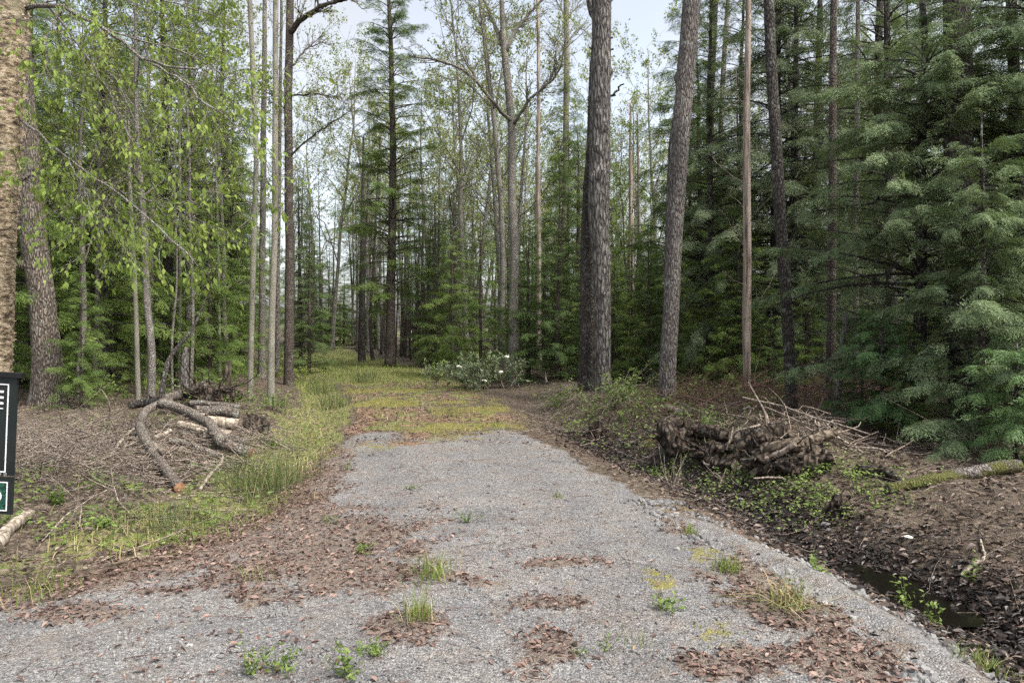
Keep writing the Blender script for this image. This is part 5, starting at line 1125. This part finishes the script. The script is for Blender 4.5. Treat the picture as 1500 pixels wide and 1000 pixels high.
for k, a in enumerate(((685, 766, 'low herb with yellow green tips in the middle of the drive', 9, .12, .03), (530, 812, 'herb growing out of the big leaf drift', 10, .10, .035), (510, 992, 'upright weed with broad grey green leaves at the bottom of the drive', 7, .14, .05), (407, 984, 'weed left of the upright one at the bottom', 7, .12, .045), (362, 990, 'pale weed near the bottom left of the drive', 6, .13, .04),
    (550, 958, 'flat yellow green weed below the small round leaf patch', 14, .05, .03), (597, 717, 'tiny weed high on the left half of the drive', 5, .05, .03), (978, 896, 'broad leafed weed at the end of the moss streak', 6, .07, .05), (1200, 842, 'bright leafy weed at the upper end of the puddle', 6, .14, .045), (480, 770, 'small herb at the top of the big leaf drift', 6, .08, .03),
    (885, 955, 'single stalk weed right of the bottom leaf patches', 3, .14, .03), (960, 700, 'yellow leafed weed on the right shoulder of the drive', 6, .12, .035), (1330, 905, 'leafy seedling leaning over the puddle', 3, .26, .05), (1375, 930, 'drooping olive leafed seedling beyond the stones', 3, .2, .05), (1420, 850, 'small yellowish seedling in the brown leaves on the right', 4, .14, .05), (150, 775, 'pale green weed low on the left bank', 14, .10, .05), (85, 740, 'bright green weed by the lower right corner of the sign', 12, .12, .06), (845, 962, 'tiny bright weed just right of the bottom leaf patches', 3, .05, .035), (505, 690, 'small green weed on the left shoulder by the rush clump', 6, .10, .03))):
    herb(*a[:3], int(a[3] * 1.4), a[4] * .9, a[5] * .62, seed=k, per=10)
for k, a in enumerate(((900, 600, 'yellow green leafy bush at the foot of the twin pines', 26, .75, .07, .28), (820, 598, 'low yellowish bush on the bank left of the twin pines', 20, .45, .06, .3), (930, 615, 'small leafy bush between the twin pines and leaning trunk', 20, .5, .06, .3), (1035, 640, 'yellow green sprig growing out of the root heap', 14, .42, .045, .12), (1045, 590, 'low bush behind the root heap', 20, .5, .06, .35), (985, 722, 'thin bare stemmed weed clump on the right shoulder', 16, .42, .0, .12),
    (440, 560, 'light green bush at the left edge where the drive bends', 24, .6, .07, .4), (640, 560, 'bright leafy sprig before the tall spruce', 14, .6, .08, .15), (442, 545, 'pale leafy shrub under the dark taller trunk', 24, .8, .08, .4), (300, 588, 'light green large leafed plant over the dark rooty clod', 14, .4, .10, .25), (290, 570, 'second large leafed plant beside the pale broken stump', 14, .5, .10, .3), (395, 655, 'low bright green plant in front of the black stump', 40, .14, .03, .14), (130, 588, 'leafy bush at the foot of the flaky barked trunk', 24, .5, .07, .4), (1000, 590, 'pale leafed shrub just right of the mossy foot', 18, .5, .06, .25), (400, 600, 'low yellow green bush at the feet of the pale poplars', 34, .35, .05, .45), (345, 598, 'tangled low bush left of the poplars feet', 30, .4, .05, .4), (1110, 600, 'low bush at the foot of the dead pale trunk', 20, .4, .06, .4))):
    herb(a[0], a[1], a[2], a[3], a[4], max(a[5], .03), 'herb' if k not in (6, 8) else 'spring_leaf', 50 + k, a[6], 'bush', 'bush', 0 if a[5] == 0 else 16, True)

# white flowering shrub on the inner side of the bend
p = ground(705, 570); t = thing('flowering_shrub', 'dark leaved shrub with flat white flower heads at the bend', 'shrub', tuple(p)); rg = np.random.default_rng(909); mb = MB(); lv = []
for k in range(26):
    a = rg.uniform(0, 2 * pi); u = np.linspace(0, 1, 8)[:, None]; L = rg.uniform(.45, .95); d = norm(np.array([cos(a), sin(a) * .6, rg.uniform(.5, 1.4)])); pth = d * L * u + np.array([rg.normal(0, .35), rg.normal(0, .3), 0]); V, Q, T = tubes(pth, np.linspace(.012, .004, 8), 5); mb.add(V, T, Q); twiggy(mb, rg, pth, 8, .35, .003, 2, lv, 5, .1)
obj('stems', mb.mesh('shrub stems', M['twig']), t); obj('leaves', leaf_mesh(rg, lv, .085, .1).mesh('shrub leaves', M['hemlock_dark'], False), t)
for k in range(6):
    e = lv[int(rg.integers(len(lv)))][0]; a = rg.uniform(0, 2 * pi, 26); r = .06 * np.sqrt(rg.random(26)); V, T = stamp(ico * .018, icf, np.tile(np.eye(3), (26, 1, 1)), np.stack([np.cos(a) * r, np.sin(a) * r, rg.normal(0, .01, 26)], -1) + e + np.array([0, -.08, .10]))
    obj('flower_head', MB().add(V, T).mesh('flower head', M['flower']), t)

# ------------------------------------------------------------------ the black sign at the left edge
SY = 3.2; k_ = SY / F
org = at(25, 553, SY); t = thing('sign', 'black hanging sign with thin white border and white lettering at the left edge', 'sign', (org[0], org[1], org[2]))
t.rotation_euler = (0, radians(3.1), radians(0))
M['sign_black'] = plain('black sign face', (.012, .016, .016), .35, .3, 6); M['sign_white'] = plain('white sign print', (.72, .73, .72), .5, .04); M['sign_frame'] = plain('black powder coated frame', (.01, .01, .011), .4, .2, 30)
M['sign_grey'] = plain('grey sign print', (.28, .28, .28), .5, .1)
def box(mb, x0, x1, y0, y1, z0, z1, m=0):
    V = np.array([[x, y, z] for x in (x0, x1) for y in (y0, y1) for z in (z0, z1)]); mb.add(V, Q=[[0, 1, 3, 2], [4, 6, 7, 5], [0, 4, 5, 1], [2, 3, 7, 6], [0, 2, 6, 4], [1, 5, 7, 3]], m=m); return mb
px_ = lambda n: n * k_
SW = .62
def frame_of(mb, x0, x1, z0, z1, w, y):
    box(mb, x0, x1, y, y + .002, z1 - w, z1); box(mb, x0, x1, y, y + .002, z0, z0 + w); box(mb, x0, x0 + w, y, y + .002, z0 + w, z1 - w); box(mb, x1 - w, x1, y, y + .002, z0 + w, z1 - w)
    return mb
obj('panel', box(MB(), -SW, 0, 0, .012, -px_(145), 0).mesh('sign panel', M['sign_black'], False), t)
obj('top_rail', box(MB(), -SW - .06, px_(8), -.012, .024, .001, px_(7)).mesh('sign rail', M['sign_frame'], False), t)
obj('border', frame_of(MB(), -SW + px_(11), -px_(11), -px_(140), -px_(10), px_(1.6), -.002).mesh('sign border', M['sign_white'], False), t)
e = MB(); xe = -px_(18.5)                     # the letter E and the rule under it
for zz_ in (20, 28.5, 37): box(e, xe - px_(14), xe, -.002, 0, -px_(zz_ + 3.2), -px_(zz_))
box(e, xe - px_(18), xe - px_(14), -.002, 0, -px_(40.2), -px_(20))
obj('lettering', e.mesh('sign lettering', M['sign_white'], False), t)
obj('rule_line', box(MB(), -SW + .1, xe, -.002, 0, -px_(47), -px_(45.6)).mesh('sign rule', M['sign_white'], False), t)
mk = MB(); frame_of(mk, -px_(13.5), -px_(9.5), -px_(144), -px_(141), px_(.8), -.002); frame_of(mk, -px_(22), -px_(17.5), -px_(144), -px_(141), px_(.8), -.002)
obj('small_mark', mk.mesh('sign marks', M['sign_grey'], False), t)
rd = obj('rider_panel', box(MB(), -SW, 0, 0, .012, -px_(202), -px_(147)).mesh('rider panel', M['sign_black'], False), t)
obj('border', frame_of(MB(), -SW + px_(7), -px_(7), -px_(197), -px_(154), px_(1.5), -.002).mesh('rider border', M['sign_white'], False), rd)
m_, nt, b = newmat('green picture print'); tc = N(nt, 'ShaderNodeTexCoord'); nz = tex(nt, 'noise', 55, tc.outputs['Object'], 4)
nt.links.new(ramp(nt, [(.35, (.005, .012, .010)), (.5, (.01, .05, .035)), (.62, (.02, .11, .06)), (.75, (.04, .16, .09))], nz.outputs[0]), b.inputs['Base Color'])
obj('picture', box(MB(), -SW + px_(9.5), -px_(9.5), -.0015, 0, -px_(194.5), -px_(156.5)).mesh('rider picture', m_, False), rd)
a = np.linspace(2.0, -1.2, 10); arc = np.stack([-px_(25) + px_(9) * np.cos(a), np.full(10, -.003), -px_(176) + px_(9) * np.sin(a)], -1); V, Q, T = tubes(arc, np.full(10, .0035), 6)
obj('white_mark', MB().add(V, T, Q).mesh('rider mark', M['sign_white']), rd)
gz = float(H(org[0] - SW, SY)) - org[2]
obj('post', box(MB(), -SW - .055, -SW - .02, -.008, .02, gz - .1, .12).mesh('sign post', M['sign_frame'], False), t)
